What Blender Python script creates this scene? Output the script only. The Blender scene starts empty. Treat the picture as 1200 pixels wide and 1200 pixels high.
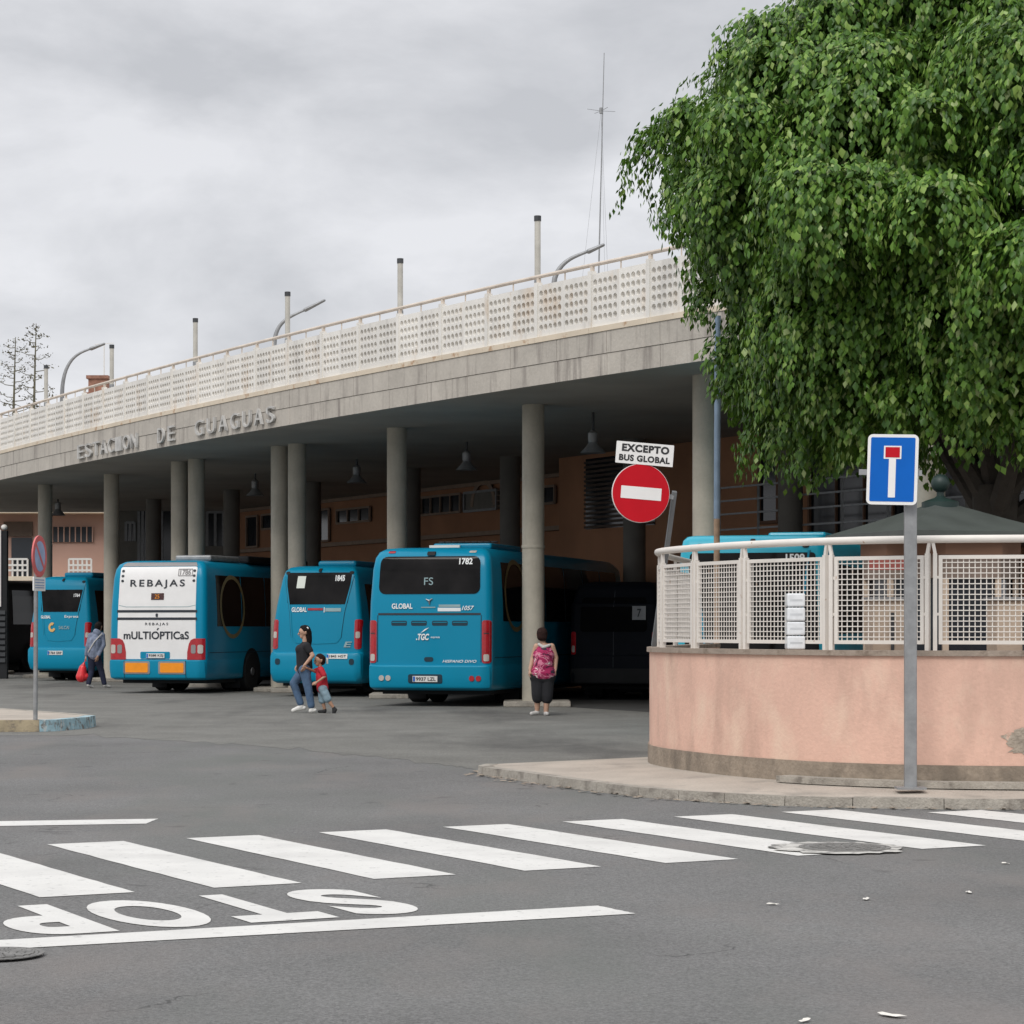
import bpy, bmesh, math, random
import numpy as np
from mathutils import Vector, Matrix

random.seed(7)
R = math.radians
SC = bpy.context.scene
COL = SC.collection

# ------------------------------------------------------------------ camera
FPX, HZ, CAMH = 2800.0, 735.0, 1.6          # focal length and horizon in photo pixels (1200 px wide), eye height
cam = bpy.data.cameras.new('camera')
cam.lens, cam.sensor_width = FPX / 1200 * 36, 36
cam.shift_y = (HZ - 600) / 1200
cam.clip_start, cam.clip_end = 0.1, 3000
camo = bpy.data.objects.new('camera', cam)
camo.location, camo.rotation_euler = (0, 0, CAMH), (R(90), 0, 0)
COL.objects.link(camo)
SC.camera = camo

# ------------------------------------------------------------------ sky and sun (overcast)
SUN_EL, SUN_AZ = R(46), R(203)              # azimuth clockwise from +Y: behind the camera, to the left
w = bpy.data.worlds.new('World')
SC.world = w
w.use_nodes = True
nt = w.node_tree
nt.nodes.clear()
def N(t, typ, **kw):
    n = t.nodes.new(typ)
    for k, v in kw.items(): setattr(n, k, v)
    return n
sky = N(nt, 'ShaderNodeTexSky', sky_type='NISHITA', sun_disc=False, sun_elevation=SUN_EL, sun_rotation=SUN_AZ)
bg1 = N(nt, 'ShaderNodeBackground'); bg1.inputs[1].default_value = 0.1
nt.links.new(sky.outputs[0], bg1.inputs[0])
tc = N(nt, 'ShaderNodeTexCoord')
sep = N(nt, 'ShaderNodeSeparateXYZ'); nt.links.new(tc.outputs['Generated'], sep.inputs[0])
mp = N(nt, 'ShaderNodeMapping'); mp.inputs['Scale'].default_value = (1.0, 1.0, 2.1)
nt.links.new(tc.outputs['Generated'], mp.inputs[0])
n1 = N(nt, 'ShaderNodeTexNoise'); n1.inputs['Scale'].default_value = 8.0; n1.inputs['Detail'].default_value = 8; n1.inputs['Roughness'].default_value = .55
n1.inputs['Distortion'].default_value = .2
nt.links.new(mp.outputs[0], n1.inputs['Vector'])
r1 = N(nt, 'ShaderNodeValToRGB')
r1.color_ramp.elements[0].position = .34; r1.color_ramp.elements[0].color = (.57, .58, .61, 1)
r1.color_ramp.elements[1].position = .62; r1.color_ramp.elements[1].color = (.79, .795, .825, 1)
nt.links.new(n1.outputs['Fac'], r1.inputs[0])
r2 = N(nt, 'ShaderNodeValToRGB')            # an overcast sky is brighter overhead than near the horizon
e = r2.color_ramp.elements
e[0].position, e[0].color = .0, (1.02, 1.02, 1.03, 1)
e[1].position, e[1].color = .95, (2.1, 2.1, 2.1, 1)
for p, c in ((.14, 1.06), (.34, .95), (.5, 1.25)):
    x = e.new(p); x.color = (c, c, c, 1)
nt.links.new(sep.outputs[2], r2.inputs[0])
mul = N(nt, 'ShaderNodeMix', data_type='RGBA', blend_type='MULTIPLY'); mul.inputs[0].default_value = 1
nt.links.new(r1.outputs[0], mul.inputs[6]); nt.links.new(r2.outputs[0], mul.inputs[7])
bg2 = N(nt, 'ShaderNodeBackground'); bg2.inputs[1].default_value = 1.0
nt.links.new(mul.outputs[2], bg2.inputs[0])
mx = N(nt, 'ShaderNodeMixShader'); mx.inputs[0].default_value = .95
nt.links.new(bg1.outputs[0], mx.inputs[1]); nt.links.new(bg2.outputs[0], mx.inputs[2])
wo = N(nt, 'ShaderNodeOutputWorld'); nt.links.new(mx.outputs[0], wo.inputs[0])
sl = bpy.data.lights.new('sun', 'SUN'); sl.energy = 1.6; sl.angle = R(28); sl.color = (1, .965, .91)
so = bpy.data.objects.new('sun', sl); COL.objects.link(so)
sd = Vector((math.sin(SUN_AZ) * math.cos(SUN_EL), math.cos(SUN_AZ) * math.cos(SUN_EL), math.sin(SUN_EL)))
so.rotation_euler = (-sd).to_track_quat('-Z', 'Y').to_euler()
so.location = (-20, -20, 40)
vs = SC.view_settings
vs.view_transform, vs.look, vs.exposure, vs.gamma, vs.use_curve_mapping = 'Standard', 'None', 0.0, 1.0, False
SC.cycles.max_bounces = 6
SC.cycles.use_denoising = True

# ------------------------------------------------------------------ materials
def mat(name, col, rough=.6, metal=0.0, var=.12, scale=4.0, bump=0.0, bscale=40.0, spec=.5, coat=0.0,
        streak=None, stain=None, fine=0.0, rv=0.0, cracks=False):
    m = bpy.data.materials.new(name); m.use_nodes = True
    t = m.node_tree; b = t.nodes['Principled BSDF']
    b.inputs['Roughness'].default_value = rough; b.inputs['Metallic'].default_value = metal
    b.inputs['Specular IOR Level'].default_value = spec; b.inputs['Coat Weight'].default_value = coat
    b.inputs['Coat Roughness'].default_value = .08
    c = N(t, 'ShaderNodeTexCoord'); L = t.links.new
    oi = N(t, 'ShaderNodeObjectInfo'); sh = N(t, 'ShaderNodeMath', operation='MULTIPLY'); sh.inputs[1].default_value = 37.0
    va = N(t, 'ShaderNodeVectorMath', operation='ADD')         # each object gets its own piece of the pattern
    L(oi.outputs['Random'], sh.inputs[0]); L(c.outputs['Object'], va.inputs[0]); L(sh.outputs[0], va.inputs[1])
    n = N(t, 'ShaderNodeTexNoise'); n.inputs['Scale'].default_value = scale; n.inputs['Detail'].default_value = 6
    L(va.outputs[0], n.inputs['Vector'])
    rp = N(t, 'ShaderNodeValToRGB')
    rp.color_ramp.elements[0].position = .3; rp.color_ramp.elements[1].position = .7
    rp.color_ramp.elements[0].color = tuple(x * (1 - var) for x in col) + (1,)
    rp.color_ramp.elements[1].color = tuple(min(1, x * (1 + var)) for x in col) + (1,)
    L(n.outputs['Fac'], rp.inputs[0]); out = rp.outputs[0]
    if fine:
        f = N(t, 'ShaderNodeTexNoise'); f.inputs['Scale'].default_value = bscale * .6; f.inputs['Detail'].default_value = 6; f.inputs['Roughness'].default_value = .75
        L(va.outputs[0], f.inputs['Vector'])
        mr = N(t, 'ShaderNodeMapRange'); mr.inputs[1].default_value = .3; mr.inputs[2].default_value = .7
        mr.inputs[3].default_value = 1 - fine; mr.inputs[4].default_value = 1 + fine
        L(f.outputs['Fac'], mr.inputs[0])
        mm = N(t, 'ShaderNodeMix', data_type='RGBA', blend_type='MULTIPLY'); mm.inputs[0].default_value = 1
        L(out, mm.inputs[6]); L(mr.outputs[0], mm.inputs[7]); out = mm.outputs[2]
    for st in (streak, stain):
        if not st: continue
        # (colour, scale vector, low, high, strength): patches of dirt with an outline of their own
        sc_, (s, vec, lo, hi, k) = st[0], st[1:] if len(st) == 6 else ((1.0,) + tuple(st[1:]))
        g = N(t, 'ShaderNodeMapping'); g.inputs['Scale'].default_value = vec
        L(va.outputs[0], g.inputs[0])
        q = N(t, 'ShaderNodeTexNoise'); q.inputs['Scale'].default_value = s; q.inputs['Detail'].default_value = 5
        q.inputs['Roughness'].default_value = .6
        L(g.outputs[0], q.inputs['Vector'])
        mr = N(t, 'ShaderNodeMapRange'); mr.inputs[1].default_value = lo; mr.inputs[2].default_value = hi; mr.inputs[4].default_value = k
        L(q.outputs['Fac'], mr.inputs[0])
        mm = N(t, 'ShaderNodeMix', data_type='RGBA'); L(mr.outputs[0], mm.inputs[0])
        L(out, mm.inputs[6]); mm.inputs[7].default_value = tuple(sc_) + (1,); out = mm.outputs[2]
    if rv:
        mr = N(t, 'ShaderNodeMapRange'); mr.inputs[3].default_value = 1 - rv; mr.inputs[4].default_value = 1 + rv
        L(oi.outputs['Random'], mr.inputs[0])
        mm = N(t, 'ShaderNodeMix', data_type='RGBA', blend_type='MULTIPLY'); mm.inputs[0].default_value = 1
        L(out, mm.inputs[6]); L(mr.outputs[0], mm.inputs[7]); out = mm.outputs[2]
    if cracks:                                                 # thin cracks here and there, and small oil drips
        ds = N(t, 'ShaderNodeTexNoise'); ds.inputs['Scale'].default_value = 1.7; ds.inputs['Detail'].default_value = 5
        L(c.outputs['Object'], ds.inputs['Vector'])
        wv = N(t, 'ShaderNodeVectorMath', operation='SCALE'); wv.inputs['Scale'].default_value = .9; L(ds.outputs['Color'], wv.inputs[0])
        wa = N(t, 'ShaderNodeVectorMath', operation='ADD'); L(c.outputs['Object'], wa.inputs[0]); L(wv.outputs[0], wa.inputs[1])
        vo = N(t, 'ShaderNodeTexVoronoi', feature='DISTANCE_TO_EDGE'); vo.inputs['Scale'].default_value = .27; L(wa.outputs[0], vo.inputs['Vector'])
        m1 = N(t, 'ShaderNodeMapRange'); m1.inputs[1].default_value = .0012; m1.inputs[2].default_value = .0035; m1.inputs[3].default_value = 1; m1.inputs[4].default_value = 0; L(vo.outputs['Distance'], m1.inputs[0])
        k1 = N(t, 'ShaderNodeTexNoise'); k1.inputs['Scale'].default_value = .5; L(c.outputs['Object'], k1.inputs['Vector'])
        m2 = N(t, 'ShaderNodeMapRange'); m2.inputs[1].default_value = .5; m2.inputs[2].default_value = .6; m2.inputs[4].default_value = .6; L(k1.outputs['Fac'], m2.inputs[0])
        mu = N(t, 'ShaderNodeMath', operation='MULTIPLY'); L(m1.outputs[0], mu.inputs[0]); L(m2.outputs[0], mu.inputs[1])
        k2 = N(t, 'ShaderNodeTexVoronoi'); k2.inputs['Scale'].default_value = 1.1; L(wa.outputs[0], k2.inputs['Vector'])
        m3 = N(t, 'ShaderNodeMapRange'); m3.inputs[1].default_value = .05; m3.inputs[2].default_value = .13; m3.inputs[3].default_value = .35; m3.inputs[4].default_value = 0; L(k2.outputs['Distance'], m3.inputs[0])
        mxx = N(t, 'ShaderNodeMath', operation='MAXIMUM'); L(mu.outputs[0], mxx.inputs[0]); L(m3.outputs[0], mxx.inputs[1])
        mm = N(t, 'ShaderNodeMix', data_type='RGBA'); L(mxx.outputs[0], mm.inputs[0]); L(out, mm.inputs[6]); mm.inputs[7].default_value = (.045, .044, .043, 1); out = mm.outputs[2]
    L(out, b.inputs['Base Color'])
    if bump:
        n2 = N(t, 'ShaderNodeTexNoise'); n2.inputs['Scale'].default_value = bscale; n2.inputs['Detail'].default_value = 4
        L(va.outputs[0], n2.inputs['Vector'])
        bp = N(t, 'ShaderNodeBump'); bp.inputs['Strength'].default_value = bump; bp.inputs['Distance'].default_value = .02
        L(n2.outputs['Fac'], bp.inputs['Height']); L(bp.outputs[0], b.inputs['Normal'])
    return m

V1 = (1, 1, 1)
M = dict(
    asphalt=mat('asphalt', (.182, .18, .176), .92, var=.13, scale=.45, bump=.8, bscale=90, fine=.5, spec=.2, cracks=True,
                streak=((.155, .164, .15), .5, (1, .25, 1), .47, .7, .75), stain=((.22, .202, .19), .8, (1, .4, 1), .5, .7, .7)),
    apron=mat('apron', (.185, .182, .168), .92, var=.14, scale=.8, bump=.6, bscale=70, fine=.42, spec=.2,
              streak=((.085, .083, .08), .5, (1, .3, 1), .52, .7, .7), stain=((.21, .205, .19), 1.6, (1, .4, 1), .6, .75, .6)),
    bayshade=mat('shaded_bay_floor', (.055, .054, .052), .85, var=.2, scale=.6, bump=.3, bscale=60, fine=.2, streak=((.03, .03, .03), .5, V1, .5, .66, .8)),  # asphalt darkened to add shade under the deck, plus oil stains
    paint=mat('road_paint', (.65, .64, .61), .7, var=.05, scale=2, bump=.25, bscale=120, fine=.06,
              streak=((.28, .275, .265), 14, V1, .6, .7, .7), stain=((.48, .47, .45), 1.6, V1, .48, .75, .55)),
    pave=mat('pavement', (.42, .37, .315), .9, var=.13, scale=1.6, bump=.5, bscale=60, fine=.12, stain=((.22, .2, .175), 2.2, V1, .56, .72, .6)),
    kerb=mat('kerbstone', (.36, .33, .285), .9, var=.2, scale=3, bump=.6, bscale=50, fine=.15, streak=((.16, .14, .12), 5, V1, .52, .68, .8)),
    kerbyel=mat('kerb_yellow', (.36, .3, .2), .9, var=.2, scale=4, bump=.5, streak=((.2, .17, .13), 5, V1, .5, .6, .9)),
    kerbblue=mat('kerb_blue', (.33, .49, .55), .9, var=.25, scale=5, bump=.5, streak=((.18, .16, .14), 6, V1, .52, .6, .9), stain=((.62, .63, .6), 8, V1, .55, .62, .8)),
    pink=mat('pink_render', (.725, .465, .365), .9, var=.07, scale=1.5, bump=.25, bscale=30, fine=.05,
             streak=((.53, .345, .27), 1.6, (1.5, 1.5, .5), .5, .7, .75), stain=((.78, .58, .45), 2.1, (1, 1, .6), .5, .7, .75)),
    plinth=mat('plinth', (.3, .245, .19), .95, var=.2, scale=3, bump=.6, bscale=25, fine=.15, streak=((.17, .14, .11), 3, (1, 1, .4), .5, .65, .8)),
    plaster=mat('bare_plaster', (.4, .34, .275), .95, var=.3, scale=9, bump=.9, bscale=30, streak=((.62, .42, .33), 9, V1, .56, .6, .9)),
    cap=mat('wall_cap', (.33, .27, .22), .9, var=.2, scale=4, bump=.4, streak=((.16, .12, .09), 4, V1, .52, .65, .8)),
    fascia=mat('fascia_concrete', (.47, .435, .385), .9, var=.1, scale=1.2, bump=.35, bscale=18, fine=.08,
               streak=((.2, .175, .16), 2.2, (1.6, 1.6, .16), .53, .68, .75), stain=((.52, .47, .41), 2.0, (1, 1, .3), .6, .72, .6)),
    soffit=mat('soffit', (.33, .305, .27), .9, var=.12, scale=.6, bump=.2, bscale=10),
    deck=mat('deck', (.3, .29, .27), .9, var=.15, scale=.6),
    column=mat('column', (.45, .415, .345), .85, var=.1, scale=2, bump=.25, bscale=25, fine=.06, streak=((.33, .3, .24), 2.5, (1, 1, .2), .52, .7, .6)),
    shadedcol=mat('shaded_column', (.15, .14, .125), .85, var=.12, scale=2),  # column colour darkened to carry the shade under the deck
    parapet=mat('parapet_paint', (.77, .745, .7), .85, var=.06, scale=1.1, bump=.15, bscale=30, rv=.045, streak=((.56, .4, .25), 1.5, (1, 1, .5), .56, .74, .7), stain=((.55, .53, .5), 2.2, (1.5, 1.5, .3), .55, .7, .6)),
    parafoot=mat('parapet_foot', (.66, .57, .45), .85, var=.1, scale=1.5, streak=((.4, .23, .12), 3.5, V1, .58, .68, .8)),
    rail=mat('handrail_paint', (.62, .54, .46), .7, var=.15, scale=3),
    letters=mat('letter_paint', (.5, .49, .47), .8, var=.18, scale=5, streak=((.2, .19, .18), 4, (1, 1, .4), .55, .66, .7)),
    terra=mat('terracotta_render', (.4, .2, .11), .9, var=.12, scale=.8, bump=.2),
    terradark=mat('dark_render', (.2, .11, .07), .9, var=.12, scale=.8),
    ledge=mat('ledge', (.34, .25, .19), .85, var=.1),
    greywall=mat('grey_wall', (.2, .19, .17), .9, var=.1),
    darkglass=mat('dark_glass', (.012, .016, .022), .12, var=.2, scale=.7, spec=.5),
    louvre=mat('louvre', (.09, .065, .05), .8, var=.15),
    farpink=mat('far_pink_render', (.42, .27, .22), .9, var=.08, scale=.5),
    farcream=mat('far_cream', (.74, .64, .5), .9, var=.06),
    white=mat('white_metal', (.76, .74, .7), .5, var=.04, scale=6),
    fence=mat('fence_paint', (.74, .695, .64), .5, var=.05, scale=5, streak=((.4, .23, .12), 9, V1, .66, .72, .8)),
    galv=mat('galvanised_steel', (.3, .305, .31), .5, .4, var=.15, scale=8, fine=.08),
    greymetal=mat('grey_metal', (.28, .29, .3), .5, .3, var=.12, scale=8),
    dkmetal=mat('dark_metal', (.055, .058, .062), .5, .2, var=.2),
    bluepole=mat('blue_grey_pole', (.22, .3, .4), .55, .2, var=.15, scale=5),
    rustpole=mat('rusted_pole', (.36, .25, .17), .75, .1, var=.25, scale=9),
    signred=mat('sign_red', (.52, .008, .018), .5, spec=.15, var=.05),
    signblue=mat('sign_blue', (.004, .12, .5), .5, spec=.15, var=.05),
    signwhite=mat('sign_white', (.82, .81, .79), .45, var=.03),
    signfade=mat('faded_sign_red', (.62, .14, .14), .6, var=.15),
    signfadeblue=mat('faded_sign_blue', (.32, .4, .58), .6, var=.15),
    signblack=mat('sign_black', (.02, .02, .022), .6, var=.1),
    teal=mat('bus_paint', (.002, .235, .39), .32, var=.04, scale=.7, coat=.1, spec=.22),
    teald=mat('bus_bumper_paint', (.003, .245, .4), .38, var=.05, scale=.9, coat=.06, spec=.22),
    teallit=mat('bus_paint_sunlit', (.006, .38, .52), .34, var=.03, coat=.2),  # bus paint lightened, daylight outside the deck put into the colour
    busglass=mat('bus_glass', (.009, .008, .008), .07, var=.7, scale=1.6, spec=.17),  # uneven tone puts hints of reflection into the glass colour
    busdark=mat('bus_underside', (.012, .013, .015), .8, var=.2),
    rubber=mat('rubber', (.015, .015, .016), .85, var=.2),
    rim=mat('rim', (.3, .31, .32), .4, .6, var=.1),
    seam=mat('panel_seam', (.004, .03, .05), .7, var=.1),
    tlred=mat('tail_lens_red', (.4, .008, .014), .22, var=.15, scale=12, coat=.5),
    tlwhite=mat('tail_lens_clear', (.5, .46, .42), .2, var=.1, scale=12, coat=.5),
    tlamber=mat('reflector_amber', (.9, .3, .01), .35, var=.06, scale=9),
    plate=mat('plate_white', (.72, .72, .7), .4, var=.05),
    decalw=mat('decal_white', (.78, .8, .8), .5, var=.03),
    decalgold=mat('decal_gold', (.24, .18, .08), .5, var=.15),
    emblemgold=mat('emblem_gold', (.7, .42, .14), .5, var=.1),
    decalgrey=mat('decal_grey', (.28, .4, .42), .5, var=.1),
    decaldark=mat('decal_dark', (.02, .025, .035), .5, var=.1),
    adwhite=mat('advert_white', (.8, .79, .78), .4, var=.03, coat=.3),
    adgrey=mat('advert_grey', (.27, .26, .26), .5, var=.06),
    led=mat('led_display', (.06, .02, .018), .4, var=.3, scale=20),
    paper=mat('paper', (.72, .76, .7), .8, var=.05),
    vanglassdim=mat('shaded_van_glass', (.004, .004, .005), .6, spec=.05),  # van glass blackened and dulled, shade put into its colour
    shadepaint=mat('shaded_coach_paint', (.01, .014, .018), .45, var=.1, spec=.2),  # coach colour darkened to stand for its shaded side
    van=mat('shaded_van_paint', (.006, .008, .013), .6, var=.1, spec=.15),  # van colour blackened to hold the deep shade of the bay
    kroof=mat('kiosk_roof', (.075, .085, .078), .5, var=.15, scale=3),
    kbeige=mat('kiosk_beige', (.5, .4, .31), .8, var=.1),
    kred=mat('kiosk_red', (.3, .075, .06), .6, var=.1),
    kgrey=mat('label_grey', (.6, .62, .64), .4, var=.1),
    tube=mat('light_tube', (.5, .48, .43), .5, var=.12),
    kdark=mat('kiosk_dark', (.055, .05, .047), .6, var=.2),
    kbrown=mat('kiosk_brown', (.2, .15, .12), .7, var=.15),
    postgrey=mat('dull_grey_post', (.15, .155, .16), .6, .2, var=.15, scale=6),
    kgreen=mat('kiosk_green', (.012, .03, .026), .5, var=.2),
    brick=mat('brick', (.33, .17, .12), .9, var=.25, scale=6),
    bark=mat('bark', (.045, .04, .034), .95, var=.25, scale=5, bump=.8, bscale=20),
    agave=mat('agave', (.14, .13, .09), .9, var=.2),
    agaveleaf=mat('agave_leaf', (.1, .16, .12), .7, var=.2),
    iron=mat('cast_iron', (.2, .195, .185), .7, .3, var=.25, scale=10, bump=.5, bscale=60),
    patch=mat('worn_mortar', (.5, .485, .45), .95, var=.25, scale=6, bump=.5, streak=((.13, .125, .12), 7, V1, .5, .6, .9)),
    litter=mat('litter', (.72, .69, .63), .9, var=.15, scale=20),
    carton=mat('shrink_wrap', (.78, .8, .82), .25, var=.08, scale=20, coat=.3),
    skin=mat('skin', (.5, .3, .21), .55, var=.06, scale=9),
    skin2=mat('skin_tan', (.44, .25, .165), .55, var=.06, scale=9),
    hair=mat('hair', (.012, .009, .008), .8, spec=.15, var=.3, scale=30, bump=.5, bscale=90),
    hairbrown=mat('hair_brown', (.026, .012, .01), .8, spec=.15, var=.3, scale=30, bump=.5, bscale=90),
    tblack=mat('black_cotton', (.014, .014, .017), .9, var=.2),
    denim=mat('denim', (.075, .13, .22), .9, var=.35, scale=7, fine=.1, bscale=80),
    navy=mat('navy_trousers', (.018, .022, .05), .9, var=.2),
    hoodie=mat('grey_blue_hoodie', (.19, .22, .3), .9, var=.3, scale=14),
    redshirt=mat('red_cotton', (.5, .02, .035), .85, var=.15),
    shorts=mat('faded_denim', (.24, .34, .4), .9, var=.25, scale=12),
    shoew=mat('white_shoe', (.72, .71, .68), .7, var=.08, scale=20),
    shoed=mat('dark_shoe', (.02, .02, .022), .7, var=.1),
    shoeg=mat('pale_shoe', (.5, .48, .46), .7, var=.15, scale=20),
    bagred=mat('red_plastic', (.7, .03, .035), .4, var=.2, scale=9, coat=.2),
    eye=mat('eye', (.02, .015, .012), .3, var=.1),
    lip=mat('lip', (.36, .13, .11), .5, var=.1),
)

# patterned blouse: magenta, rose, white and dark bands of flowers
m = M['blouse'] = bpy.data.materials.new('patterned_blouse'); m.use_nodes = True
t = m.node_tree; b = t.nodes['Principled BSDF']; b.inputs['Roughness'].default_value = .85
c = N(t, 'ShaderNodeTexCoord'); g = N(t, 'ShaderNodeMapping'); g.inputs['Scale'].default_value = (4.5, 4.5, 8)
n = N(t, 'ShaderNodeTexNoise'); n.inputs['Scale'].default_value = 1.0; n.inputs['Detail'].default_value = 3; n.inputs['Distortion'].default_value = 1.2
rp = N(t, 'ShaderNodeValToRGB'); rp.color_ramp.interpolation = 'CONSTANT'
ee = rp.color_ramp.elements
ee[0].position, ee[0].color = 0, (.04, .02, .04, 1)
ee[1].position, ee[1].color = .40, (.36, .015, .09, 1)
for p, cc in ((.5, (.62, .2, .3, 1)), (.56, (.3, .01, .07, 1)), (.61, (.72, .6, .58, 1)), (.67, (.45, .05, .14, 1))):
    x = ee.new(p); x.color = cc
t.links.new(c.outputs['Object'], g.inputs[0]); t.links.new(g.outputs[0], n.inputs['Vector'])
t.links.new(n.outputs['Fac'], rp.inputs[0]); t.links.new(rp.outputs[0], b.inputs['Base Color'])

# leaves: each leaf its own green
m = M['leaf'] = bpy.data.materials.new('leaf'); m.use_nodes = True
t = m.node_tree; b = t.nodes['Principled BSDF']
ge = N(t, 'ShaderNodeNewGeometry'); rp = N(t, 'ShaderNodeValToRGB')
ee = rp.color_ramp.elements
ee[0].position, ee[0].color = 0, (.036, .092, .016, 1)
ee[1].position, ee[1].color = .5, (.09, .192, .026, 1)
for p, cc in ((.8, (.16, .285, .045, 1)), (.94, (.25, .36, .085, 1)), (.985, (.32, .4, .17, 1))):
    x = ee.new(p); x.color = cc
t.links.new(ge.outputs['Random Per Island'], rp.inputs[0]); t.links.new(rp.outputs[0], b.inputs['Base Color'])
b.inputs['Roughness'].default_value = .36; b.inputs['Specular IOR Level'].default_value = .28
tr = N(t, 'ShaderNodeBsdfTranslucent'); tr.inputs[0].default_value = (.14, .26, .03, 1)
ms = N(t, 'ShaderNodeMixShader'); ms.inputs[0].default_value = .14
o = t.nodes['Material Output']
t.links.new(b.outputs[0], ms.inputs[1]); t.links.new(tr.outputs[0], ms.inputs[2]); t.links.new(ms.outputs[0], o.inputs[0])

# ------------------------------------------------------------------ mesh helpers
def tag(o, label=None, cat=None, group=None, kind=None):
    if label: o['label'] = label
    if cat: o['category'] = cat
    if group: o['group'] = group
    if kind: o['kind'] = kind
    return o
def thing(name, label, cat, loc=(0, 0, 0), rz=0.0, group=None):
    o = bpy.data.objects.new(name, None); COL.objects.link(o)
    o.empty_display_size = .3
    o.location = loc; o.rotation_euler = (0, 0, rz)
    return tag(o, label, cat, group)
def link(name, me, parent=None, loc=None, rot=None):
    o = bpy.data.objects.new(name, me); COL.objects.link(o)
    if parent is not None: o.parent = parent
    if loc is not None: o.location = loc
    if rot is not None: o.rotation_euler = rot
    return o
def dup_tree(o, parent=None):
    c = o.copy(); COL.objects.link(c)
    c.parent = parent
    for ch in list(o.children): dup_tree(ch, c)
    return c

class MB:
    def __init__(s): s.v, s.f = [], []
    def add(s, vs, fs):
        k = len(s.v); s.v += [tuple(p) for p in vs]; s.f += [tuple(i + k for i in f) for f in fs]; return s
    def box(s, x0, x1, y0, y1, z0, z1):
        return s.add([(x0, y0, z0), (x1, y0, z0), (x1, y1, z0), (x0, y1, z0), (x0, y0, z1), (x1, y0, z1), (x1, y1, z1), (x0, y1, z1)],
                     [(0, 3, 2, 1), (4, 5, 6, 7), (0, 1, 5, 4), (1, 2, 6, 5), (2, 3, 7, 6), (3, 0, 4, 7)])
    def bar(s, p, q, wx, wz, up=(0, 0, 1)):
        p, q = Vector(p), Vector(q); d = (q - p).normalized(); u = Vector(up)
        if abs(d.dot(u)) > .98: u = Vector((0, 1, 0))
        a = d.cross(u).normalized() * wx / 2; c = a.cross(d).normalized() * wz / 2
        P = [p - a - c, p + a - c, p + a + c, p - a + c, q - a - c, q + a - c, q + a + c, q - a + c]
        return s.add(P, [(0, 1, 2, 3), (7, 6, 5, 4), (0, 4, 5, 1), (1, 5, 6, 2), (2, 6, 7, 3), (3, 7, 4, 0)])
    def tube(s, pts, rad, n=10, caps=True):
        pts = [Vector(p) for p in pts]; k = len(pts)
        rad = [rad] * k if not hasattr(rad, '__len__') else rad
        base = len(s.v); ref = None
        for i, p in enumerate(pts):
            d = (pts[min(i + 1, k - 1)] - pts[max(i - 1, 0)]).normalized()
            if ref is None:
                ref = d.cross(Vector((0, 0, 1)))
                if ref.length < .05: ref = d.cross(Vector((0, 1, 0)))
            a = (ref - d * ref.dot(d)).normalized(); ref = a; c = d.cross(a)
            for j in range(n):
                th = 2 * math.pi * j / n
                s.v.append(tuple(p + (a * math.cos(th) + c * math.sin(th)) * rad[i]))
        for i in range(k - 1):
            for j in range(n):
                q = base + i * n + j; r = base + i * n + (j + 1) % n
                s.f.append((q, r, r + n, q + n))
        if caps:
            s.f.append(tuple(base + j for j in reversed(range(n)))); s.f.append(tuple(base + (k - 1) * n + j for j in range(n)))
        return s
    def capsule(s, p, q, r0, r1, n=12, m=4):
        p, q = Vector(p), Vector(q); d = q - p
        if d.length < 1e-5: d = Vector((0, 0, 1e-4)); q = p + d
        d.normalize(); P, Q = [], []
        for i in range(m + 1):
            th = math.pi / 2 * i / m
            P.append((p - d * r0 * math.cos(th), max(r0 * math.sin(th), 1e-4)))
        for i in range(m + 1):
            th = math.pi / 2 * (1 - i / m)
            Q.append((q + d * r1 * math.cos(th), max(r1 * math.sin(th), 1e-4)))
        pr = P + Q
        return s.tube([a for a, _ in pr], [b for _, b in pr], n)
    def lathe(s, prof, c=(0, 0, 0), n=20):     # prof: (r, z) bottom to top
        base = len(s.v)
        for r, z in prof:
            for j in range(n):
                th = 2 * math.pi * j / n
                s.v.append((c[0] + r * math.cos(th), c[1] + r * math.sin(th), c[2] + z))
        for i in range(len(prof) - 1):
            for j in range(n):
                q = base + i * n + j; r = base + i * n + (j + 1) % n
                s.f.append((q, r, r + n, q + n))
        s.f.append(tuple(base + j for j in reversed(range(n)))); s.f.append(tuple(base + (len(prof) - 1) * n + j for j in range(n)))
        return s
    def ell(s, c, r, n=16, m=10):
        base = len(s.v)
        for i in range(m + 1):
            ph = math.pi * i / m - math.pi / 2
            for j in range(n):
                th = 2 * math.pi * j / n; cc = max(math.cos(ph), 1e-3)
                s.v.append((c[0] + r[0] * cc * math.cos(th), c[1] + r[1] * cc * math.sin(th), c[2] + r[2] * math.sin(ph)))
        for i in range(m):
            for j in range(n):
                q = base + i * n + j; t_ = base + i * n + (j + 1) % n
                s.f.append((q, t_, t_ + n, q + n))
        return s
    def prism(s, poly, z0, z1):                # poly in x, y counter-clockwise
        n = len(poly)
        return s.add([(x, y, z0) for x, y in poly] + [(x, y, z1) for x, y in poly],
                     [tuple(reversed(range(n))), tuple(range(n, 2 * n))] + [(i, (i + 1) % n, n + (i + 1) % n, n + i) for i in range(n)])
    def plate(s, poly, y0, y1):                # poly in x, z
        n = len(poly)
        return s.add([(x, y0, z) for x, z in poly] + [(x, y1, z) for x, z in poly],
                     [tuple(range(n)), tuple(reversed(range(n, 2 * n)))] + [(i, n + i, n + (i + 1) % n, (i + 1) % n) for i in range(n)])
    def xform(s, mtx):
        s.v = [tuple(mtx @ Vector(p)) for p in s.v]; return s
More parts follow.
